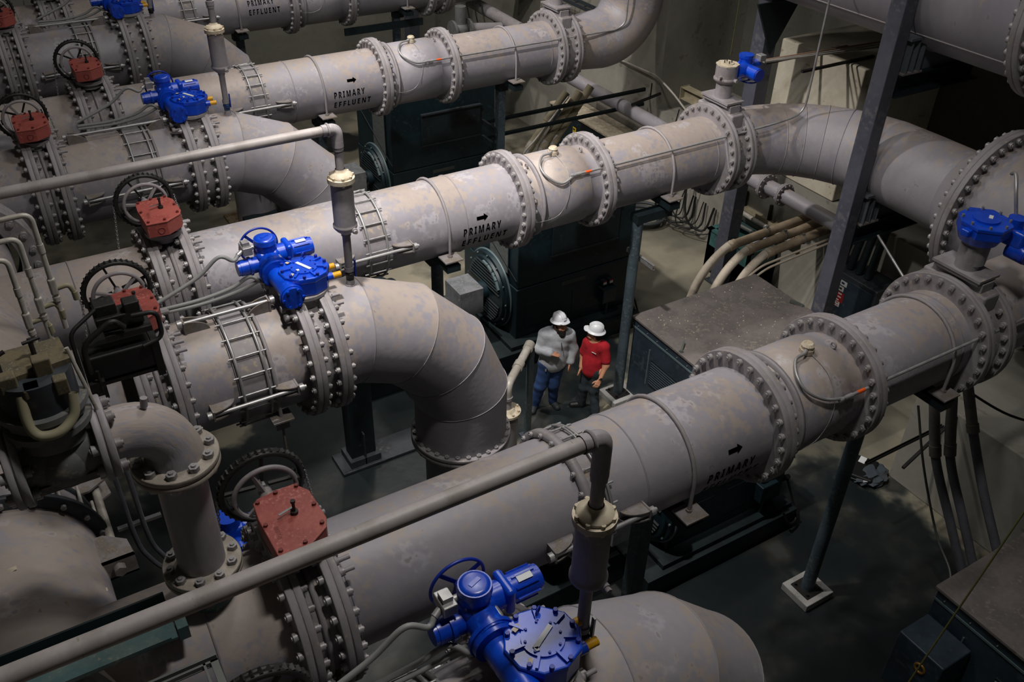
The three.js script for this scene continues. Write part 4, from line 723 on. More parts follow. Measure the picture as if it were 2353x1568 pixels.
motor('dark teal pump motor below the rear discharge pipe', 7.15, 9.66, -16.4, { h: .45 });
motor('nearly black pump motor below the front discharge pipe', 6.3, 8.42, -5.98, { cord: true, low: true, depth: 1.15 });
for (const [x, z, w] of [[5.0, -12.1, 'middle'], [4.8, -6.9, 'front'], [5.2, -17.3, 'rear']]) {
  const t = thing('pump', `dark pump casing in the shadow left of the ${w} row motor`, 'pump', [x, 0, z]);
  part('base_block', [rbox(1.9, .4, 1.5, .02, [0, .2, 0])], mTealDark, t); part('volute', [cylX(.62, .5, [0, 1.06, 0], 40), torX(.5, .2, [0, 1.06, 0], 40, 14), cylX(.35, .5, [.4, 1.06, 0], 28, .2)], mTealDark, t); part('discharge_neck', [cylZ(.3, .7, [0, 1.5, .5], 28)], mTealDark, t); part('bearing_frame', [rbox(.5, .4, .4, .03, [.8, .95, 0])], mTealDark, t);
}
{ // stand under the coupling of the middle row
  const t = thing('pipe_stand', 'dark steel pedestal stand on the floor below blue actuator', 'support', [3.6, 0, -10.1]);
  part('base_plate', [rbox(1.5, .05, .5, .01, [.35, .03, 0])], mDarkSteel, t); part('post', [rbox(.4, 3.2, .24, .01, [0, 1.65, 0])], mTealDark, t); part('gusset', [box(.02, .6, .4, [.0, .36, 0]), box(.5, .12, .4, [0, .12, 0])], mDarkSteel, t); part('saddle', [box(.3, .2, .9, [0, 3.36, .2])], mTealDark, t);
}
// ---------------------------------------------------------------- enclosures with flat dusty tops
function enclosure(label, x0, x1, z0, z1, dark) {
  const t = thing('equipment_enclosure', label, 'enclosure', [x0, 0, z0]), W = x1 - x0, Dp = z1 - z0;
  part('cabinet', [rbox(W - .06, 1.56, Dp - .06, .015, [W / 2, .8, Dp / 2])], mBoxSide, t);
  part('lid', [rbox(W, .05, Dp, .012, [W / 2, 1.615, Dp / 2])], mBoxTop, t);
  part('side_trim', [box(.012, .03, Dp - .06, [.024, 1.44, Dp / 2]), box(.012, .7, .02, [.024, .9, .5])], mMotorRim, t);
  const gl = part('grille', [box(.02, .5, 1.1, [.02, .85, Dp * .5])], mTealDark, t);
  for (let k = 0; k < 10; k++) meshOf('slat', memo('esl', () => boxUV(flat(box(.02, .02, 1.08, [0, 0, 0], [0, 0, .6])))), mBoxSide, gl, [.012, .64 + k * .046, Dp * .5]);
  for (let k = 0; k < 9; k++) meshOf('rivet', memo('riv', () => boxUV(flat(cylX(.008, .016, [0, 0, 0], 6)))), mGalv, t, [.022, 1.5, .15 + k * (Dp - .3) / 8]);
  for (const [bx, bz, a] of [[.12, 1.12, .7], [W - .1, 1.08, 2.2]]) part('lifting_bracket', [box(.22, .05, .03, [bx, 1.67, bz], [0, a, .2]), cylY(.03, .03, [bx - .1 * Math.cos(a), 1.65, bz + .1 * Math.sin(a)], 6), box(.06, .012, .06, [bx - .1 * Math.cos(a), 1.642, bz + .1 * Math.sin(a)])], mGalvDark, t);
  return t;
}
const encA = enclosure('teal sided equipment enclosure with dusty flat brown lid beside the workers', 8.18, 10.88, -9.41, -7.15);
const encB = enclosure('dark equipment enclosure with flat lid at bottom right corner', 7.87, 10.8, -3.25, -.2);
{ const p = part('side_port', [tf(new THREE.TorusGeometry(.06, .016, 8, 20), [-.005, .95, .62], [0, PI / 2, 0])], mBrass, encB); part('side_hood', [rbox(.5, .9, .6, .02, [-.25, .75, .35])], mBoxSide, encB); p.position.x = -.5; p.position.z = -.2; }
{ // grit and chips on the lids
  const g = []; for (let k = 0; k < 150; k++) { const s = .006 + rnd() * .012; g.push(tf(new THREE.TetrahedronGeometry(s), [8.3 + rnd() * 2.6, 1.644, -9.35 + rnd() * 2.1], [rnd() * 3, rnd() * 3, rnd() * 3])); }
  const m = solo('grit', g, mCream, 'pale grit flecks scattered over the flat brown lid', 'grit'); m.userData.kind = 'stuff';
}
// ---------------------------------------------------------------- right side: columns, beams, saddles, concrete
function iColumn(label, x, z, h, w) { const t = thing('steel_column', label, 'column', [x, 0, z]); part('shaft', [rbox(w, h, w, .012, [0, h / 2 + .03, 0])], mColumn, t); part('base_plate', [box(w + .05, .03, w + .24, [0, .015, 0])], mDarkSteel, t); return t; }
iColumn('tall grey steel column crossing in front of the right header', 11.04, -8.0, 15.4, .25);
{ const t = iColumn('grey steel column behind the gate valve with top gusset, right', 12.1, -11.35, 5.72, .3); part('gusset', [extrude([[0, 0], [.5, .9], [-.5, .9]], .04, 0, [0, 4.82, .16])], mTealDark, t); }
iColumn('dark steel column behind the rearmost discharge pipe', 10.5, -22.3, 15.4, .3);
function saddle(label, y, px, pr, py) {
  const t = thing('pipe_saddle', label, 'support', [11.2, y, -8]);
  part('beam', [b2(0, 1.85, 0, .03, -.14, .14), b2(0, 1.85, -.3, -.27, -.14, .14), b2(0, 1.85, -.28, 0, -.015, .015)], mTealDark, t);
  part('seat_plate', [b2(.02, .42, .03, .055, -.14, .16)], mRustPaint, t);
  for (const dx of [.06, .2, .34]) part('rib', [b2(dx, dx + .018, .05, .52, -.1, .16)], mSaddle, t);
  part('top_bar', [b2(-.02, .4, .52, .56, -.1, .18)], mSaddle, t);
  const s = new THREE.Shape(); s.moveTo(.36, 0.03); s.lineTo(1.5, .03); s.lineTo(1.5, .3); const dx = px - 11.2, dy = py - y; const a0 = Math.asin(Math.max(-1, Math.min(1, (.3 - dy) / pr))); s.absarc(dx, dy, pr, a0, PI + .35, true); s.lineTo(.36, .5); 
  part('cradle', [tf(new THREE.ExtrudeGeometry(s, { depth: .02, bevelEnabled: false, curveSegments: 20 }), [0, 0, .05])], mSaddle, t);
}
saddle('steel saddle and beam carrying the right header, beside tall column', 3.2, 11.84, .64, 4.1);
saddle('dark steel saddle and beam carrying the upper header, top right', 5.58, 12.15, .99, 6.78);
solo('thrust_block', [rbox(2.24, 2.48, 1.95, .03, [14.17, 3.55, -10.83])], mBlock, 'pale concrete thrust block on the wall behind the dusty pipe bend', 'block');
solo('concrete_pedestal', [prismY([[10.62, -5.68], [12.9, -5.68], [12.9, -1.2], [10.62, -1.2]], 0, 1.75, .02)], mWall, 'grey concrete pedestal on the floor below front gate valve, right', 'pedestal');
{ const t = thing('wall_beam', 'short pale steel channel fixed to wall beside middle gate valve', 'beam', [12.95, 2.9, -14.1]); part('web', [b2(0, .02, 0, .24, 0, 1.15)], mBeige, t); part('flange_plate', [b2(-.1, .1, .23, .245, 0, 1.15), b2(-.1, .1, -.005, .01, 0, 1.15)], mBeige, t); part('end_plate', [b2(-.12, .12, -.02, .26, -.015, 0), cylZ(.015, .02, [-.06, .05, -.02], 6), cylZ(.015, .02, [-.06, .2, -.02], 6)], mBeige, t); }
{ // pipe along the right wall with two small flanges
  const t = thing('wall_pipe', 'narrow grey pipe along the right wall with two bolted joints', 'pipe', [12.3, 2.4, -14]);
  part('pipe', [pipeZ(-3.4, 3.1, .155, 28), tf(sweep([V(0, 0, 3.1), V(.02, 0, 3.5), V(.1, -.05, 5.2)], () => .14, 28))], mPipe[3], t, true);
  for (const [z, r] of [[3.2, .25], [3.62, .22]]) { const f = new THREE.Group(); f.name = 'flange_joint'; f.rotation.y = -PI / 2; f.position.set(z > 3.5 ? .03 : 0, 0, z); t.add(f); flange(f, 0, .13, r, .07, 12, .6); }
}
{ // curved conduits rising behind the enclosure
  for (let k = 0; k < 3; k++) { const z = -10.02 + k * .19, y = 1.98 - k * .06, x = 10.0 + k * .28; const t = thing('large_conduit', ['back', 'middle', 'front'][k] + 'most of three bent pale conduits rising behind the flat brown lid', 'conduit', [x, 0, z]);
    t.userData.label = ['rearmost of three thick bent conduits rising behind the brown lid', 'middle of three thick bent conduits rising behind the brown lid', 'nearest of three thick bent conduits rising behind the brown lid'][k];
    part('bend', [sweep([...Array(15)].map((_, i) => { const a = i / 14 * 1.22; return V(1.25 - 1.25 * Math.cos(a), y - 1.25 * Math.sin(1.22) + 1.25 * Math.sin(a) - .03, 0); }).reduce((P, p, i) => { if (!i) P.push(V(0, 0, 0)); P.push(p); return P; }, []), () => .078, 20)], mConduitDust, t);
    part('straight_run', [rod([.8, y - .06, 0], [13.04 - x, y + .05, 0], .082, 20)], mConduitDust2, t); part('coupler', [rod([.74, y - .075, 0], [.9, y - .05, 0], .094, 20)], mConduitDust2, t); part('strap', [torX(.088, .01, [1.65, y, 0], 24, 6), box(.04, .03, .04, [1.65, y + .1, 0])], mGalvDark, t); }
  for (let k = 0; k < 2; k++) solo('thin_conduit', [bent([[10.6 + k * .1, .3, -9.5 + k * .06], [10.75 + k * .1, 1.5, -9.5 + k * .06], [11.1 + k * .1, 1.68 - k * .04, -9.5 + k * .06], [13, 1.8 - k * .04, -9.5 + k * .06]], .022, .15)], mConduitDust, ['upper of two thin conduits below the thick bent conduits', 'lower of two thin conduits below the thick bent conduits'][k], 'conduit');
}
{ const t = thing('teal_tank', 'low teal tank with open dark top behind grey column', 'tank', [12.22, 0, -12.0]); part('walls', [b2(0, .8, 0, .95, 0, .06), b2(0, .8, 0, .95, 1.14, 1.2), b2(0, .05, 0, .95, 0, 1.2), b2(.75, .8, 0, .95, 0, 1.2), b2(0, .8, .0, .6, 0, 1.2)], mTealTank, t); part('rim', [b2(-.03, .82, .93, .97, -.03, .1), b2(-.03, .82, .93, .97, 1.1, 1.23), b2(-.03, .08, .93, .97, -.03, 1.23)], mTealTank, t); part('tap', [rod([.3, .62, .6], [.3, .86, .6], .03), rod([.3, .84, .6], [.42, .86, .6], .022)], mBrass, t); part('inlet_pipe', [rod([.6, .96, -.1], [.7, .98, 1.2], .05)], mGalvDark, t); }
{ const t = thing('jug', 'white plastic jug with handle on teal tank', 'jug', [12.5, .97, -10.98]); part('body', [lathe([[0, 0], [.085, 0], [.09, .02], [.09, .16], [.06, .22], [.03, .25]], 24)], mPlastic, t); part('cap', [cylY(.034, .03, [0, .265, 0], 16)], mWhite, t); part('handle', [tf(new THREE.TorusGeometry(.05, .012, 8, 16, PI), [-.06, .17, 0], [0, 0, .8])], mPlastic, t); }
{ const t = thing('spray_bottle', 'small pale blue bottle with pointed cap beside the jug', 'bottle', [12.76, .97, -10.97]); part('body', [lathe([[0, 0], [.035, 0], [.038, .01], [.038, .1], [.018, .13]], 18)], mBottle, t); part('cap', [cylY(.018, .06, [0, .16, 0], 12, .006)], mWhite, t); }
{ const t = thing('wall_gutter', 'dusty beige cable trough bracketed along the right wall', 'trough', [12.85, 1.3, -12.0]); part('trough', [b2(0, .2, 0, .02, 0, 1.65), b2(0, .02, 0, .09, 0, 1.65)], mBeige, t); part('pipe', [cylZ(.05, 1.65, [-.04, -.02, .82], 16)], mConduit, t); part('bracket', [.1, .8, 1.5].map(z => box(.05, .5, .05, [.16, .1, z])), mIron, t); }
{ // cables hanging on the wall and coiled on the floor
  for (let k = 0; k < 7; k++) { const z = -14.2 + k * .17, d = .1 + (k * 37 % 5) * .05; solo('hanging_cable', [hose([[12.95, 2.6 - (k % 3) * .1, z], [12.85 - d, 1.5, z + .1 * Math.sin(k * 2)], [12.75 - d, .35 + (k % 2) * .2, z + .25 * Math.sin(k * 3)], [12.9, .3, z + .5], [12.97, .9, z + .55 + .1 * (k % 2)]], .014 + (k % 3) * .006, 36, 7)], k % 3 ? mCable : mIron, ['first', 'second', 'third', 'fourth', 'fifth', 'sixth', 'seventh'][k] + ' dark cable from the left hanging on the wall below middle pipe', 'cable', 'cables hanging on the right wall'); }
  const t = thing('hose_coil', 'dark grey hose coiled on the floor against the wall', 'hose', [12.3, .05, -14.3]); for (let k = 0; k < 3; k++) part('turn', [tf(new THREE.TorusGeometry(.42 + k * .06, .04, 8, 40), [k * .03, .03 + k * .06, 0], [PI / 2, 0, 0])], mHoseDark, t);
}
function label2(parent, x, y, z, w, h, lines, bg, fg, ry = -PI / 2) {
  const c = document.createElement('canvas'); c.width = 256; c.height = Math.round(256 * h / w); const q = c.getContext('2d'); q.fillStyle = bg; q.fillRect(0, 0, c.width, c.height); q.fillStyle = fg; q.textAlign = 'center'; q.textBaseline = 'middle'; const n = lines.length; lines.forEach((w, i) => { for (let k = 0; k < w; k++) q.fillRect(20 + k * 216 / w, c.height * (i + .3) / n, 216 / w * .7, c.height * .4 / n); });   // print too small to read: word-shaped marks
  const t = new THREE.CanvasTexture(c); t.colorSpace = THREE.SRGBColorSpace; t.magFilter = THREE.LinearFilter;
  const m = meshOf('sign_plate', new THREE.PlaneGeometry(w, h), std({ map: t, roughness: .6 }), parent, [x, y, z], [0, ry, 0]); return m;
}
{ const t = thing('electrical_cabinet', 'dark electrical cabinet with red and white labels behind the column', 'cabinet', [12.35, 0, -9.15]); part('body', [rbox(.6, 1.5, 1.2, .02, [.3, .85, .6])], mDarkSteel, t); part('door', [rbox(.02, 1.3, 1.06, .006, [-.005, .86, .6])], mBoxSide, t); label2(t, -.02, 1.42, .42, .34, .1, [3], '#c9ccca', '#1b2c50'); label2(t, -.02, 1.3, .45, .2, .1, [2], '#b8bab6', '#222'); label2(t, -.02, 1.13, .46, .26, .2, [2, 2, 1], '#8f1f22', '#d8d0cc'); label2(t, -.02, .98, .46, .16, .1, [2, 3], '#c9ccca', '#a02222'); part('plinth', [b2(0, .6, 0, .1, 0, 1.2)], mIron, t);
  for (let k = 0; k < 4; k++) solo('dark_conduit', [rod([12.55, 1.62, -8.95 + k * .2], [12.75, 2.9, -8.95 + k * .2], .07, 14)], mTealDark, ['leftmost', 'second from left', 'third from left', 'rightmost'][k] + ' of four dark upright conduits above electrical cabinet', 'conduit', 'dark conduits above the cabinet'); }
solo('tie_bar', [rod([11.75, 2.93, -7.86], [11.3, 1.77, -5.4], .022)], mGalv, 'thin grey pipe running from saddle beam towards front gate valve', 'pipe');
{ // conduits crossing the thrust block to the small actuator
  for (let k = 0; k < 3; k++) solo('thin_conduit', [rod([10.6 + k * .08, 5.3 - k * .03, -9.86 - k * .1], [14.6, 4.86, -10.4 - k * .12], .017, 10)], k === 2 ? mOrangeDull : mConduit, ['upper of three thin conduits over the pale thrust block', 'middle of three thin conduits over the pale thrust block', 'lower of three thin conduits over the pale thrust block'][k], 'conduit');
  for (let k = 0; k < 2; k++) solo('slotted_strut', [bar([11.7 + k * .25, 4.815, -10.85 + k * .6], [13.7, 4.815, -10.85 + k * .6], .05, .04)], mIron, ['far black slotted strut over the pale thrust block', 'near black slotted strut over the pale thrust block'][k], 'strut');
}
{ // bundle of conduits and struts right of the front row
  const C = [[[9.62, 2.62, -5.0], [9.62, 1.72, -4.66], [9.6, .9, -4.1], [9.6, .1, -3.55]], [[9.65, 2.8, -4.8], [9.65, 1.85, -4.5], [9.62, 1.1, -4.0], [9.6, .3, -3.45]], [[9.7, 2.95, -4.68], [9.7, 2.33, -4.36], [9.72, 1.6, -3.95], [9.65, .75, -3.3]]];
  C.forEach((P, k) => { const t = thing('large_conduit', ['leftmost', 'middle', 'rightmost'][k] + ' of three thick dark conduits dropping below front gate valve', 'conduit', [0, 0, 0]); part('pipe', [hose(P, .06, 40, 14)], mConduitDark, t); const a = V(...P[0]), b = V(...P[1]); part('sleeve', [rod(P[0], P[1], .068, 16), rod([b.x, b.y, b.z], b.clone().lerp(a, .16).toArray(), .078, 16)], mConduitDust3, t); });
  solo('thin_conduit', [hose([[9.3, 2.5, -4.95], [9.32, 1.7, -4.6], [9.3, .9, -4.1], [9.2, .6, -3.7], [8.9, .4, -3.45]], .016, 40, 8)], mGalvDark, 'thin kinked conduit left of three thick dark conduits', 'conduit');
  { const t = thing('slotted_strut', 'long black slotted strut crossing behind three thick dark conduits', 'strut', [9.0, 1.4, -5.2]); part('rail', [b2(0, 3.7, 0, .04, -.02, -.012), b2(0, 3.7, 0, .04, .012, .02), b2(0, 3.7, -.004, .004, -.02, .02)], mIron, t); part('rail', [bar([.4, .0, .3], [1.9, .35, .1], .04, .04)], mIron, t); }
  solo('hanging_cable', [hose([[10.0, 2.6, -5.0], [10.6, 2.2, -4.4], [11.2, 2.1, -4.0], [11.9, 2.3, -3.6]], .018, 24, 7)], mCable, 'thin dark cable sagging right of the conduit bundle', 'cable');
  { const t = thing('plastic_sheet', 'crumpled dark plastic wrapped carton on the floor by pedestal', 'package', [10.25, 0, -5.95]); part('carton', [rbox(.5, .14, .4, .03, [0, .08, 0], [0, .5, .05])], mBlack, t); part('wrap', [(() => { const g = new THREE.IcosahedronGeometry(.3, 3), p = g.attributes.position; for (let i = 0; i < p.count; i++) { const a = p.getX(i), b = p.getY(i), c = p.getZ(i), f = 1 + .18 * Math.sin(a * 31 + c * 17) * Math.sin(b * 27 + a * 13) + .1 * Math.sin(c * 53); p.setXYZ(i, a * f, Math.max(-.06, b * f * .3), c * f * .8); } g.computeVertexNormals(); g.translate(.05, .07, .1); return g; })()], mWrap, t); part('paper', [box(.14, .004, .1, [.1, .17, -.1], [0, .4, .1])], mWhite, t); }
}
// ---------------------------------------------------------------- middle background: struts, conduits, cabinets
for (let k = 0; k < 3; k++) { const x = [10.1, 10.45, 10.75][k], z = -15.75; const t = thing('large_conduit', ['left', 'middle', 'right'][k] + ' of three mouldy conduits slanting between rear and middle rows', 'conduit', [x, 0, z]); const h = [1.72, 1.68, 1.75][k];
  part('bend', [hose([[-.1, .3, .06], [-.12, 1.0, .04], [-.06, 1.4, .02], [.02, h - .05, 0], [.12, h + .1, 0]], .085, 30, 14)], mConduit, t); part('straight_run', [rod([.06, h, 0], [.98, h + 1.05, -.05], .09, 18)], mConduitOlive2, t); part('coupler', [rod([.02, h - .06, 0], [.12, h + .06, 0], .1, 18)], mConduitOlive2, t); part('coupler', [rod([.48, h + .48, -.02], [.56, h + .57, -.02], .1, 18)], mConduitOlive2, t); }
solo('thin_conduit', [bent([[9.75, 1.2, -15.5], [9.85, 1.75, -15.5], [10.1, 1.95, -15.5], [11.0, 2.75, -15.6]], .022, .1)], mConduit, 'thin pale conduit beside three mouldy slanting conduits', 'conduit');
for (let k = 0; k < 2; k++) { const t = thing('slotted_strut', ['upper dark slotted strut running from rear support post to wall', 'lower dark slotted strut running from rear support post to wall'][k], 'strut', [8.75, 2.62 - k * .34, -15.4]); part('rail', [b2(0, 4.2, 0, .08, -.02, -.012), b2(0, 4.2, 0, .08, .012, .02), b2(0, 4.2, .03, .04, -.02, .02)], mTealDark, t); part('bracket', [b2(.0, .05, -.02, .1, -.04, .5)], mTealDark, t); }
{ const t = thing('electrical_cabinet', 'dark cabinet with yellow warning label behind slanting conduits', 'cabinet', [12.3, 0, -18.2]); part('body', [rbox(.7, 1.5, 2.6, .02, [.35, .75, 1.3])], mTealDark, t); part('top_ledge', [b2(-.03, .72, 1.5, 1.54, 0, 2.6)], mCream, t); label2(t, -.005, 1.2, 1.1, .14, .12, [1], '#c9a514', '#222'); label2(t, -.005, 1.05, 1.1, .14, .16, [2, 3], '#d6d6d2', '#b02222'); label2(t, -.005, 1.3, 2.3, .16, .1, [2, 2], '#cfd2cc', '#333'); label2(t, -.005, 1.15, 2.3, .2, .14, [1, 2], '#a01f28', '#ddd'); }
solo('thin_conduit', [bent([[12.98, 3.0, -16.6], [12.9, 3.1, -15.0], [12.9, 2.9, -14.4], [12.7, 2.7, -13.5], [12.5, 2.6, -12.3]], .022, .2)], mConduit, 'thin pale conduit bending along the wall above narrow wall pipe', 'conduit');
solo('slotted_strut', [bar([12.98, 2.72, -14.9], [12.2, 2.6, -14.9], .04, .05), bar([12.7, 2.68, -14.9], [12.7, 3.0, -14.9], .02, .02)], mIron, 'short dark strut clamping the narrow wall pipe', 'strut');
// rearmost bay: strut, small valve and pipes seen under the far row
{ const t = thing('slotted_strut', 'dark steel strut below right part of rearmost pipe', 'strut', [7.75, 3.26, -20.1]); part('rail', [b2(0, 2.0, 0, .16, -.03, .03)], mTealDark, t); }
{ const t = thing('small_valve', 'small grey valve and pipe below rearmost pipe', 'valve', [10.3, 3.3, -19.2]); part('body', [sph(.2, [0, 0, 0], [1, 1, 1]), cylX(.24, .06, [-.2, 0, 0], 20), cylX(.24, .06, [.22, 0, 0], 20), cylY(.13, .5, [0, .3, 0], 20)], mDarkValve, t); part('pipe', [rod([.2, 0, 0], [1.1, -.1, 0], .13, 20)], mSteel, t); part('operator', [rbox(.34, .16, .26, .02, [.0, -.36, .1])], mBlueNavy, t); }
solo('wall_pipe', [rod([11.6, 3.35, -21], [11.6, 3.3, -18.6], .15, 24)], mSteel, 'grey pipe running under the rear row near the wall', 'pipe');
for (let k = 0; k < 3; k++) solo('hanging_cable', [hose([[11.0 + k * .2, 3.6, -20.2], [11.1 + k * .15, 2.9, -20.0 + k * .1], [11.3 + k * .2, 2.7, -19.8], [11.5 + k * .2, 3.3, -19.6]], .018, 20, 6)], mCable, ['left', 'middle', 'right'][k] + ' dark cable loop below far right end of rearmost pipe', 'cable', 'cable loops under the rearmost pipe');
{ const t = thing('cable_tray', 'narrow steel cable tray on the wall at top centre', 'tray', [12.6, 3.9, -24]); part('rail', [b2(0, .03, 0, .08, 0, 7)], mDarkSteel, t); part('rail', [b2(.25, .28, 0, .08, 0, 7)], mDarkSteel, t); part('rung', [...Array(18)].map((_, k) => b2(.03, .25, .01, .03, .2 + k * .38, .23 + k * .38)), mDarkSteel, t); }
// ---------------------------------------------------------------- small drain pot with vent pipe near the bearded worker
{ const t = thing('drain_pot', 'small grey canister with pale bent vent pipe left of the workers', 'air valve', [5.33, 0, -8.6]);
  part('canister', [lathe([[.05, .3], [.1, .33], [.16, .36], [.16, 1.34], [.17, 1.35]], 32)], mSteel, t); part('foot', [cylY(.06, .32, [0, .16, 0], 20)], mSteel, t); const f = part('top_flange', [cylY(.2, .04, [0, 1.37, 0], 32), cylY(.12, .04, [0, 1.41, 0], 28, .09)], mCream, t); for (let k = 0; k < 8; k++) meshOf('bolt', memo('dpb', () => boxUV(flat(cylY(.018, .07, [0, 0, 0], 6)))), mCream, f, [Math.cos(k * .785) * .17, 1.385, Math.sin(k * .785) * .17]);
  part('neck', [cylY(.06, .22, [0, 1.53, 0], 20), cylY(.075, .05, [0, 1.62, 0], 20)], mSteel, t);
  part('vent_pipe', [bent([[0, 1.6, 0], [0, 1.85, 0], [.72, 1.85, -.62], [.78, 1.85, -.66]], .062, .12, 18), rod([.32, 1.85, -.275], [.42, 1.85, -.36], .078, 20), rod([.7, 1.85, -.6], [.8, 1.85, -.69], .078, 20)], mConduit, t);
  const p = thing('steel_post', 'slim grey square post holding the vent pipe beside bearded worker', 'post', [6.15, 0, -9.29]); part('post', [rbox(.09, 1.78, .09, .008, [0, .89, 0])], mPost, p); part('base_plate', [box(.2, .02, .2, [0, .01, 0])], mDarkSteel, p); }
// ---------------------------------------------------------------- gap left of the front discharge row
for (let k = 0; k < 2; k++) solo('dark_conduit', [hose([[.08 + k * .1, 5.2, -6.2], [.1 + k * .1, 4.4, -6.2], [.11 + k * .1, 3.9, -6.2], [.16 + k * .1, 3.6, -6.2], [.34 + k * .1, 3.3, -6.2], [.8 + k * .1, 3.15, -6.2]], .022, 36, 8)], mConduitDark, ['left of two dark conduits dropping behind the narrow vertical pipe', 'right of two dark conduits dropping behind the narrow vertical pipe'][k], 'conduit');
solo('slotted_strut', [bar([.0, 3.98, -6.24], [.36, 3.98, -6.24], .04, .03)], mChrome, 'short shiny strut clamping two dark conduits behind vertical pipe', 'strut');
{ const t = thing('small_actuator', 'partly hidden blue actuator below the front chain wheel', 'actuator', [.9, 3.6, -5.75]); part('body', [cylX(.1, .26, [.12, .38, 0], 24), rbox(.2, .2, .2, .04, [-.06, .38, 0]), cylY(.1, .14, [-.08, .5, 0], 24), cylZ(.09, .2, [-.06, .3, .12], 20)], mBlue, t); part('name_plate', [box(.1, .004, .06, [.12, .482, .0])], mWhite, t); part('flexible_conduit', [hose([[0, .3, .1], [.02, .2, .2], [-.1, .05, .22], [-.3, -.2, .1]], .02, 20)], mHose, t); part('pedestal', [cylY(.1, 3.9, [-.06, -1.65, 0], 20)], mSteel, t); }
solo('pull_cord', [rod([9.905, 15.4, -9.9], [9.899, 5.5, -9.9], .006, 6)], mCord, 'thin yellow cord hanging down to the middle gate valve', 'cord');
solo('safety_cord', [rod([7.2, 9.7, -2.0], [4.0, -.0 + .02, -2.0], .008, 6)], mCord, 'thin olive cord slanting across the bottom right corner', 'cord');
{ // flakes of old paint on the left header
  for (const [x, z, s, w] of [[-.72, -5.4, .035, 'largest'], [-.6, -4.95, .02, 'lower left'], [-.45, -5.0, .022, 'lower right'], [-.2, -5.3, .016, 'smallest']]) { const y = Math.sqrt(.66 * .66 - (x + .82) ** 2); solo('paint_flake', [tf(new THREE.TetrahedronGeometry(s), [x, 4.1 + y + .003, z], [.2, rnd() * 3, .1], [1.6, .18, .9])], mCream, w + ' cream paint flake lying on the left header pipe', 'flake', 'paint flakes on the left header'); }
}

{ // slatted steel walkway above the right headers, out of the picture; its shadow bars fall across the pipe bend
  const t = thing('walkway', 'slatted steel walkway above the right headers', 'walkway', [12.65, 8.7, -8]);
  const g = []; for (let k = 0; k < 30; k++) g.push(box(3.0, .03, .26, [0, 0, -5.7 + k * .42])); part('deck_plank', g, mDarkSteel, t); part('stringer', [box(.08, .2, 12.7, [-1.5, -.1, .4]), box(.08, .2, 12.7, [1.5, -.1, .4])], mColumn, t); part('hanger', [-5.5, 0, 6].map(z => rod([-1.5, 0, z], [-1.5, 6.8, z], .03)), mColumn, t);
}


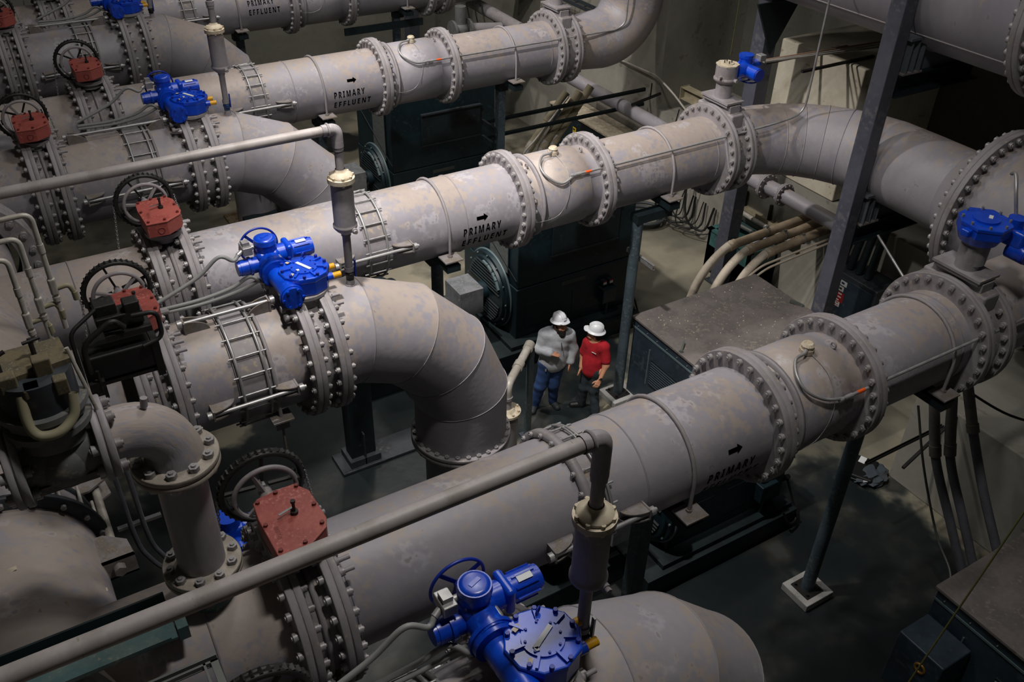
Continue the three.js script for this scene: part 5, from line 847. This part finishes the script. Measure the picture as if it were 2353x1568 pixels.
// ---------------------------------------------------------------- people
// smooth-joined tapered bones meshed with surface nets
function netMesh(bones, cell, k, warp) {
  let lo = [1e9, 1e9, 1e9], hi = [-1e9, -1e9, -1e9];
  for (const b of bones) for (let c = 0; c < 3; c++) { const r = Math.max(b[2], b[3]) + .05; lo[c] = Math.min(lo[c], b[0][c] - r, b[1][c] - r); hi[c] = Math.max(hi[c], b[0][c] + r, b[1][c] + r); }
  const n = lo.map((l, c) => Math.ceil((hi[c] - l) / cell) + 2), [nx, ny, nz] = n, acc = new Float32Array(nx * ny * nz);
  for (const b of bones) {
    const [a, e, ra, rb, sc] = b, m = 4.5 / k, r = Math.max(ra, rb) * Math.max(1, ...(sc || [1])) + m, i0 = [], i1 = [];
    for (let c = 0; c < 3; c++) { i0.push(Math.max(0, Math.floor((Math.min(a[c], e[c]) - r - lo[c]) / cell))); i1.push(Math.min(n[c] - 1, Math.ceil((Math.max(a[c], e[c]) + r - lo[c]) / cell))); }
    const d = [e[0] - a[0], e[1] - a[1], e[2] - a[2]], dd = d[0] * d[0] + d[1] * d[1] + d[2] * d[2] || 1e-9;
    for (let z = i0[2]; z <= i1[2]; z++) for (let y = i0[1]; y <= i1[1]; y++) for (let x = i0[0]; x <= i1[0]; x++) {
      const p = [lo[0] + x * cell - a[0], lo[1] + y * cell - a[1], lo[2] + z * cell - a[2]]; let t = (p[0] * d[0] + p[1] * d[1] + p[2] * d[2]) / dd; t = t < 0 ? 0 : t > 1 ? 1 : t;
      let qx = p[0] - d[0] * t, qy = p[1] - d[1] * t, qz = p[2] - d[2] * t; if (sc) { qx /= sc[0]; qy /= sc[1]; qz /= sc[2]; }
      const ds = Math.hypot(qx, qy, qz) - (ra + (rb - ra) * t); if (ds < m) acc[(z * ny + y) * nx + x] += Math.exp(-k * ds);
    }
  }
  const f = new Float32Array(acc.length); for (let i = 0; i < f.length; i++) f[i] = acc[i] > 1e-12 ? -Math.log(acc[i]) / k : .3;
  if (warp) for (let z = 0; z < nz; z++) for (let y = 0; y < ny; y++) for (let x = 0; x < nx; x++) { const i = (z * ny + y) * nx + x; if (Math.abs(f[i]) < .06) f[i] += warp(lo[0] + x * cell, lo[1] + y * cell, lo[2] + z * cell); }
  const id = new Int32Array(f.length).fill(-1), pos = [], nor = [], idx = [], at = (x, y, z) => f[(z * ny + y) * nx + x];
  for (let z = 0; z < nz - 1; z++) for (let y = 0; y < ny - 1; y++) for (let x = 0; x < nx - 1; x++) {
    let mask = 0, sx = 0, sy = 0, sz = 0, c = 0; const v = []; for (let q = 0; q < 8; q++) { const w = at(x + (q & 1), y + (q >> 1 & 1), z + (q >> 2)); v.push(w); if (w < 0) mask |= 1 << q; }
    if (mask === 0 || mask === 255) continue;
    for (const [q, r] of EDG) { if ((v[q] < 0) === (v[r] < 0)) continue; const t = v[q] / (v[q] - v[r]); sx += (q & 1) + ((r & 1) - (q & 1)) * t; sy += (q >> 1 & 1) + ((r >> 1 & 1) - (q >> 1 & 1)) * t; sz += (q >> 2) + ((r >> 2) - (q >> 2)) * t; c++; }
    id[(z * ny + y) * nx + x] = pos.length / 3; pos.push(lo[0] + (x + sx / c) * cell, lo[1] + (y + sy / c) * cell, lo[2] + (z + sz / c) * cell);
    const gx = v[1] + v[3] + v[5] + v[7] - v[0] - v[2] - v[4] - v[6], gy = v[2] + v[3] + v[6] + v[7] - v[0] - v[1] - v[4] - v[5], gz = v[4] + v[5] + v[6] + v[7] - v[0] - v[1] - v[2] - v[3], l = Math.hypot(gx, gy, gz) || 1; nor.push(gx / l, gy / l, gz / l);
  }
  const I = (x, y, z) => id[(z * ny + y) * nx + x], quad = (a, b, c, d, flip) => { if (flip) idx.push(a, c, b, a, d, c); else idx.push(a, b, c, a, c, d); };
  for (let z = 1; z < nz - 1; z++) for (let y = 1; y < ny - 1; y++) for (let x = 1; x < nx - 1; x++) {
    const s = at(x, y, z) < 0;
    if (s !== at(x + 1, y, z) < 0) quad(I(x, y - 1, z - 1), I(x, y, z - 1), I(x, y, z), I(x, y - 1, z), !s);
    if (s !== at(x, y + 1, z) < 0) quad(I(x - 1, y, z - 1), I(x, y, z - 1), I(x, y, z), I(x - 1, y, z), s);
    if (s !== at(x, y, z + 1) < 0) quad(I(x - 1, y - 1, z), I(x, y - 1, z), I(x, y, z), I(x - 1, y, z), !s);
  }
  const g = new THREE.BufferGeometry(); g.setAttribute('position', new THREE.Float32BufferAttribute(pos, 3)); g.setAttribute('normal', new THREE.Float32BufferAttribute(nor, 3)); g.setAttribute('uv', new THREE.Float32BufferAttribute(new Float32Array(pos.length / 3 * 2), 2)); g.setIndex(idx); return g;
}
const EDG = [[0, 1], [2, 3], [4, 5], [6, 7], [0, 2], [1, 3], [4, 6], [5, 7], [0, 4], [1, 5], [2, 6], [3, 7]];
const add = (a, b, s = 1) => [a[0] + b[0] * s, a[1] + b[1] * s, a[2] + b[2] * s], sub = (a, b) => [a[0] - b[0], a[1] - b[1], a[2] - b[2]], nrm = a => { const l = Math.hypot(...a) || 1; return a.map(v => v / l); }, crs = (a, b) => [a[1] * b[2] - a[2] * b[1], a[2] * b[0] - a[0] * b[2], a[0] * b[1] - a[1] * b[0]], lrp = (a, b, t) => a.map((v, i) => v + (b[i] - v) * t);
// hand: palm plus five finger chains; dir along the fingers, pn = palm normal, side = thumb side
function handBones(w, dir, pn, side, curl) {
  dir = nrm(dir); pn = nrm(pn); const sd = nrm(side), B = [], palm = add(w, dir, .05);
  for (let i = -1.5; i <= 1.5; i++) B.push([add(w, sd, i * .012), add(add(w, dir, .085), sd, i * .02), .017, .014]);
  const L = [.066, .078, .074, .058];
  for (let i = 0; i < 4; i++) { let p = add(add(w, dir, .088), sd, (1.5 - i) * .021), d = dir; for (let j = 0; j < 3; j++) { d = nrm(add(d, pn, -curl * (.5 + j * .5))); const q = add(p, d, L[i] * [.46, .31, .23][j]); B.push([p, q, .0098 - j * .0008, .009 - j * .0008]); p = q; } }
  let p = add(add(w, dir, .02), sd, .022), d = nrm(add(add(nrm(sd), dir, .9), pn, -.25)); for (let j = 0; j < 3; j++) { const q = add(p, d, [.042, .032, .026][j]); B.push([p, q, [.014, .0115, .0105][j], [.0115, .0105, .009][j]]); p = q; d = nrm(add(d, dir, .35)); }
  return B;
}
// head looking along fw with crown direction up
function headBones(c, fw, up) {
  fw = nrm(fw); const rt = nrm(crs(fw, up)); up = nrm(crs(rt, fw)); const P = (r, u, f) => add(add(add(c, rt, r), up, u), fw, f);
  const B = [[P(0, .03, -.015), P(0, .035, -.02), .092, .092], [P(0, -.02, .03), P(0, .03, .02), .07, .076], [P(0, -.085, .045), P(0, -.06, .035), .042, .055], [P(0, -.1, .07), P(0, -.1, .06), .024, .03],
    [P(0, .012, .092), P(0, -.026, .108), .011, .017], [P(-.014, -.03, .098), P(.014, -.03, .098), .011, .011], [P(-.04, .036, .082), P(.04, .036, .082), .016, .016], [P(-.022, -.06, .088), P(.022, -.06, .088), .0105, .0105], [P(-.045, -.02, .07), P(-.045, -.02, .06), .026, .026], [P(.045, -.02, .07), P(.045, -.02, .06), .026, .026]];
  for (const s of [-1, 1]) B.push([P(s * .086, .02, -.01), P(s * .092, -.025, -.005), .015, .011]);
  return { B, P, fw, up, rt };
}
function hardHat(t, H, mat, tilt = 0) {
  const g = new THREE.Group(); const hat = merge([lathe([[.0, .128], [.045, .122], [.085, .1], [.112, .06], [.122, .01], [.124, -.008], [.158, -.022], [.162, -.03], [.155, -.031], [.118, -.012]], 40), ...[-.035, 0, .035].map(x => { const a = []; for (let k = 0; k <= 10; k++) { const q = -1.15 + k / 10 * 2.3; a.push([x, Math.cos(q) * .121 + .005, Math.sin(q) * .121]); } return hose(a, .009, 20, 6); })]);
  const m = new THREE.Matrix4().makeBasis(V(...H.rt).negate(), V(...H.up), V(...H.fw)), c = H.P(0, .1, -.03); hat.scale(.9, .98, 1.02); hat.rotateX(-.26); hat.applyMatrix4(m); hat.translate(...c);
  const o = part('hard_hat', hat, mat, t); const peak = extrude([[-.09, .0], [.09, .0], [.07, .05], [.03, .068], [-.03, .068], [-.07, .05]], .006, .002, [0, 0, 0], [PI / 2, 0, 0]); const pk = flat(peak); pk.translate(0, -.012, .125); pk.rotateX(-.26); pk.applyMatrix4(m); pk.translate(...c); part('peak', pk, mat, o); return [o, m, c];
}
function person(label, base, S, ry) {
  const t = thing('person', label, 'person', base, undefined, ry); const J = S.J, H = headBones(J.head, S.face, S.up || [0, 1, 0]);
  const limb = (a, b, ra, rb) => [a, b, ra, rb];
  const chestL = lrp(J.shL, J.shR, .22), chestR = lrp(J.shL, J.shR, .78), w = S.w || 1;
  const torso = [[lrp(J.pelvis, J.chest, .05), lrp(J.pelvis, J.chest, .5), .135 * w, .135 * w, S.tsc], [lrp(J.pelvis, J.chest, .5), J.chest, .135 * w, .14 * w, S.tsc], [chestL, chestR, .1 * w, .1 * w], [J.hipL, J.hipR, .115 * w, .115 * w], [lrp(chestL, J.shL, .7), lrp(chestR, J.shR, .7), .068 * w, .068 * w]];
  const arm = s => [limb(J['sh' + s], J['el' + s], .062 * w, .048 * w), limb(J['el' + s], J['wr' + s], .047 * w, .032)], leg = s => [limb(J['hip' + s], J['kn' + s], .098 * w, .066 * w), limb(J['kn' + s], J['an' + s], .066 * w, .045)];
  const foot = s => [[J['an' + s], add(J['an' + s], [0, -.05, 0]), .042, .04], [add(J['an' + s], [0, -.055, 0]), J['toe' + s], .04, .032]];
  const neck = [[lrp(J.chest, J.neck, .6), add(J.head, H.up, -.06), .062, .056]];
  const hands = [...handBones(J.wrL, ...S.handL), ...handBones(J.wrR, ...S.handR)];
  const body = merge([netMesh([...torso, ...neck, ...arm('L'), ...arm('R'), ...leg('L'), ...leg('R'), ...foot('L'), ...foot('R'), [J.head, J.head, .085, .085]], .013, 40), netMesh([...H.B, [add(J.head, H.up, -.06), lrp(J.neck, J.head, .3), .054, .056]], .004, 120), netMesh([...handBones(J.wrL, ...S.handL), [lrp(J.elL, J.wrL, .75), J.wrL, .034, .026]], .0034, 200), netMesh([...handBones(J.wrR, ...S.handR), [lrp(J.elR, J.wrR, .75), J.wrR, .034, .026]], .0034, 200)]);
  part('body', body, S.skin, t);
  for (const s of [-1, 1]) part('eye', [sph(.0115, H.P(s * .032, .012, .086), [1, 1, 1], 12)], std({ color: 0x1c1512, roughness: .3 }), t);
  const fold = (A, f) => (x, y, z) => A * (Math.sin(x * f + y * 31 + Math.sin(z * 23) * 2) * .5 + Math.sin(y * f * 1.3 - z * 17 + x * 9) * .5);
  const inf = (B, d) => B.map(b => [b[0], b[1], b[2] + d, b[3] + d, b[4]]);
  // upper garment
  const lowT = [[J.pelvis, lrp(J.pelvis, J.chest, .4), .15 * w, .148 * w, S.tsc]];
  if (S.hoodie) part('hoodie', netMesh([...inf(torso.filter((_, i) => i !== 3), .024), ...inf(lowT, .03), ...inf(arm('L'), .026).map((b, i) => i ? [b[0], lrp(b[0], b[1], .94), b[2], b[3] + .008] : b), ...inf(arm('R'), .026).map((b, i) => i ? [b[0], lrp(b[0], b[1], .94), b[2], b[3] + .008] : b), [add(J.neck, H.fw, -.06), add(add(J.neck, H.fw, -.07), H.up, .04), .09, .075], [lrp(J.chest, J.neck, .7), add(J.neck, H.up, .01), .095, .078]], .011, 60, fold(.0032, 34)), mHoodie, t);
  else { part('polo_shirt', netMesh([...inf(torso.filter((_, i) => i !== 3), .016), ...inf(lowT, .03), ...['L', 'R'].map(s => [J['sh' + s], lrp(J['sh' + s], J['el' + s], .72), .078, .082]), [lrp(J.chest, J.neck, .6), lrp(J.chest, J.neck, .85), .085, .07]], .01, 60, fold(.0025, 30)), mPolo, t); }
  part('trousers', netMesh([...inf([torso[3]], .016), [lrp(J.pelvis, J.chest, .0), lrp(J.pelvis, J.chest, .12), .14 * w, .138 * w, S.tsc], ...['L', 'R'].flatMap(s => [[J['hip' + s], J['kn' + s], .112 * w, .086 * w], [J['kn' + s], add(J['an' + s], [0, -.02, 0]), .084 * w, .074]])], .011, 55, fold(.004, 30)), S.hoodie ? mJeans : mTrouser, t);
  for (const s of ['L', 'R']) part(S.hoodie ? 'boot' : 'shoe', netMesh([[J['an' + s], add(J['an' + s], [0, -.05, 0]), .056, .054], [add(J['an' + s], [0, -.05, 0]), J['toe' + s], .052, .044], [lrp(J['an' + s], J['toe' + s], -.25).map((v, i) => i === 1 ? .04 : v), J['toe' + s].map((v, i) => i === 1 ? .03 : v), .042, .04]], .008, 80), S.hoodie ? mBoot : mShoe, t);
  const [hat, hm, hc] = hardHat(t, H, mHat);
  if (S.badge) part('hat_badge', [tf(new THREE.BoxGeometry(.05, .014, .004), [0, .02, .143])].map(g => { g = flat(g); g.rotateX(-.25); g.applyMatrix4(hm); g.translate(...hc); return g; }), mBadge, hat);
  if (S.hoodie) { part('beard', netMesh([[H.P(0, -.085, .075), H.P(0, -.13, .085), .05, .044], [H.P(-.055, -.04, .045), H.P(-.02, -.1, .07), .03, .036], [H.P(.055, -.04, .045), H.P(.02, -.1, .07), .03, .036], [H.P(0, -.13, .085), H.P(0, -.18, .085), .044, .026], [H.P(-.03, -.042, .096), H.P(.03, -.042, .096), .011, .011], [H.P(-.08, .02, .012), H.P(-.062, -.04, .04), .018, .026], [H.P(.08, .02, .012), H.P(.062, -.04, .04), .018, .026]], .006, 90, (x, y, z) => .005 * Math.sin(x * 190 + y * 60) * Math.sin(z * 170 + y * 90)), mHair, t); }
  part('hair', netMesh([[H.P(0, .02, -.03), H.P(0, -.03, -.045), .09, .082], [H.P(-.07, .03, -.01), H.P(-.07, -.01, -.02), .03, .026], [H.P(.07, .03, -.01), H.P(.07, -.01, -.02), .03, .026]], .007, 90), mHair, t);
  return [t, H];
}
{
  const [t] = person('person in grey hoodie, jeans and white hard hat gesturing with one hand', [6.775, 0, -9.744], {
    J: { pelvis: [.09, 1.0, 0], chest: [.13, 1.4, .02], neck: [.155, 1.6, .04], head: [.168, 1.76, .06], shL: [-.07, 1.52, 0], shR: [.335, 1.53, 0], elL: [-.13, 1.27, .06], wrL: [.03, 1.31, .22], elR: [.41, 1.24, -.03], wrR: [.375, 1.02, .04], hipL: [0, .96, 0], hipR: [.18, .96, -.03], knL: [-.09, .52, .05], knR: [.13, .52, -.02], anL: [-.165, .09, .0], anR: [.145, .09, -.12], toeL: [-.2, .035, .15], toeR: [.22, .035, .02] },
    face: [.6, -.12, .8], handL: [[.95, .02, .3], [0, 1, 0], [.3, 0, -.95], .1], handR: [[-.12, -1, .1], [-.4, 0, -.9], [-.3, 0, .95], .32], hoodie: true, badge: true, w: 1.12, skin: skinMat, tsc: [1.15, 1, .85] }, -.55863);
  part('zip', [hose([[.2, 1.5, .185], [.215, 1.42, .2], [.22, 1.36, .2]], .006, 10, 5)], mBlack, t);
  part('belt_key', [box(.02, .05, .01, [-.02, .93, .16])], mChrome, t);
}
{
  const [t, H] = person('person in red polo shirt, dark trousers and white hard hat listening', [7.3545, 0, -9.3735], {
    J: { pelvis: [.055, .9, .02], chest: [.075, 1.24, .0], neck: [.07, 1.42, .0], head: [.045, 1.56, .0], shL: [-.05, 1.36, -.06], shR: [.22, 1.36, .07], elL: [-.1, 1.1, -.08], wrL: [-.13, .93, .03], elR: [.265, 1.06, .14], wrR: [.17, .84, .26], hipL: [-.01, .88, -.02], hipR: [.12, .88, .05], knL: [-.045, .47, -.02], knR: [.11, .49, .07], anL: [-.06, .085, -.1], anR: [.165, .085, .15], toeL: [-.22, .03, -.08], toeR: [.07, .03, .27] },
    face: [-.85, -.12, -.05], handL: [[-.15, -1, .15], [.9, 0, .3], [-.2, 0, .9], .25], handR: [[-.45, -.75, .4], [.3, .3, .8], [-.8, .3, 0], .55], skin: skinB, w: .94, tsc: [1.05, 1, .88] }, -.55863);
  part('wristwatch', [tf(new THREE.TorusGeometry(.034, .009, 8, 20), [.178, .855, .25], [1.0, .5, 0]), box(.034, .034, .012, [.19, .875, .28], [-.6, .3, 0])], mBlack, t);
  part('chest_print', [box(.075, .012, .004, [.045, 1.3, .148], [-.1, -.3, -.35])], mWhite, t);
  part('collar', [tf(new THREE.TorusGeometry(.066, .012, 8, 24), [.07, 1.41, .01], [PI / 2 + .25, 0, .0])], mPolo, t);
}

renderer.render(scene, camera);
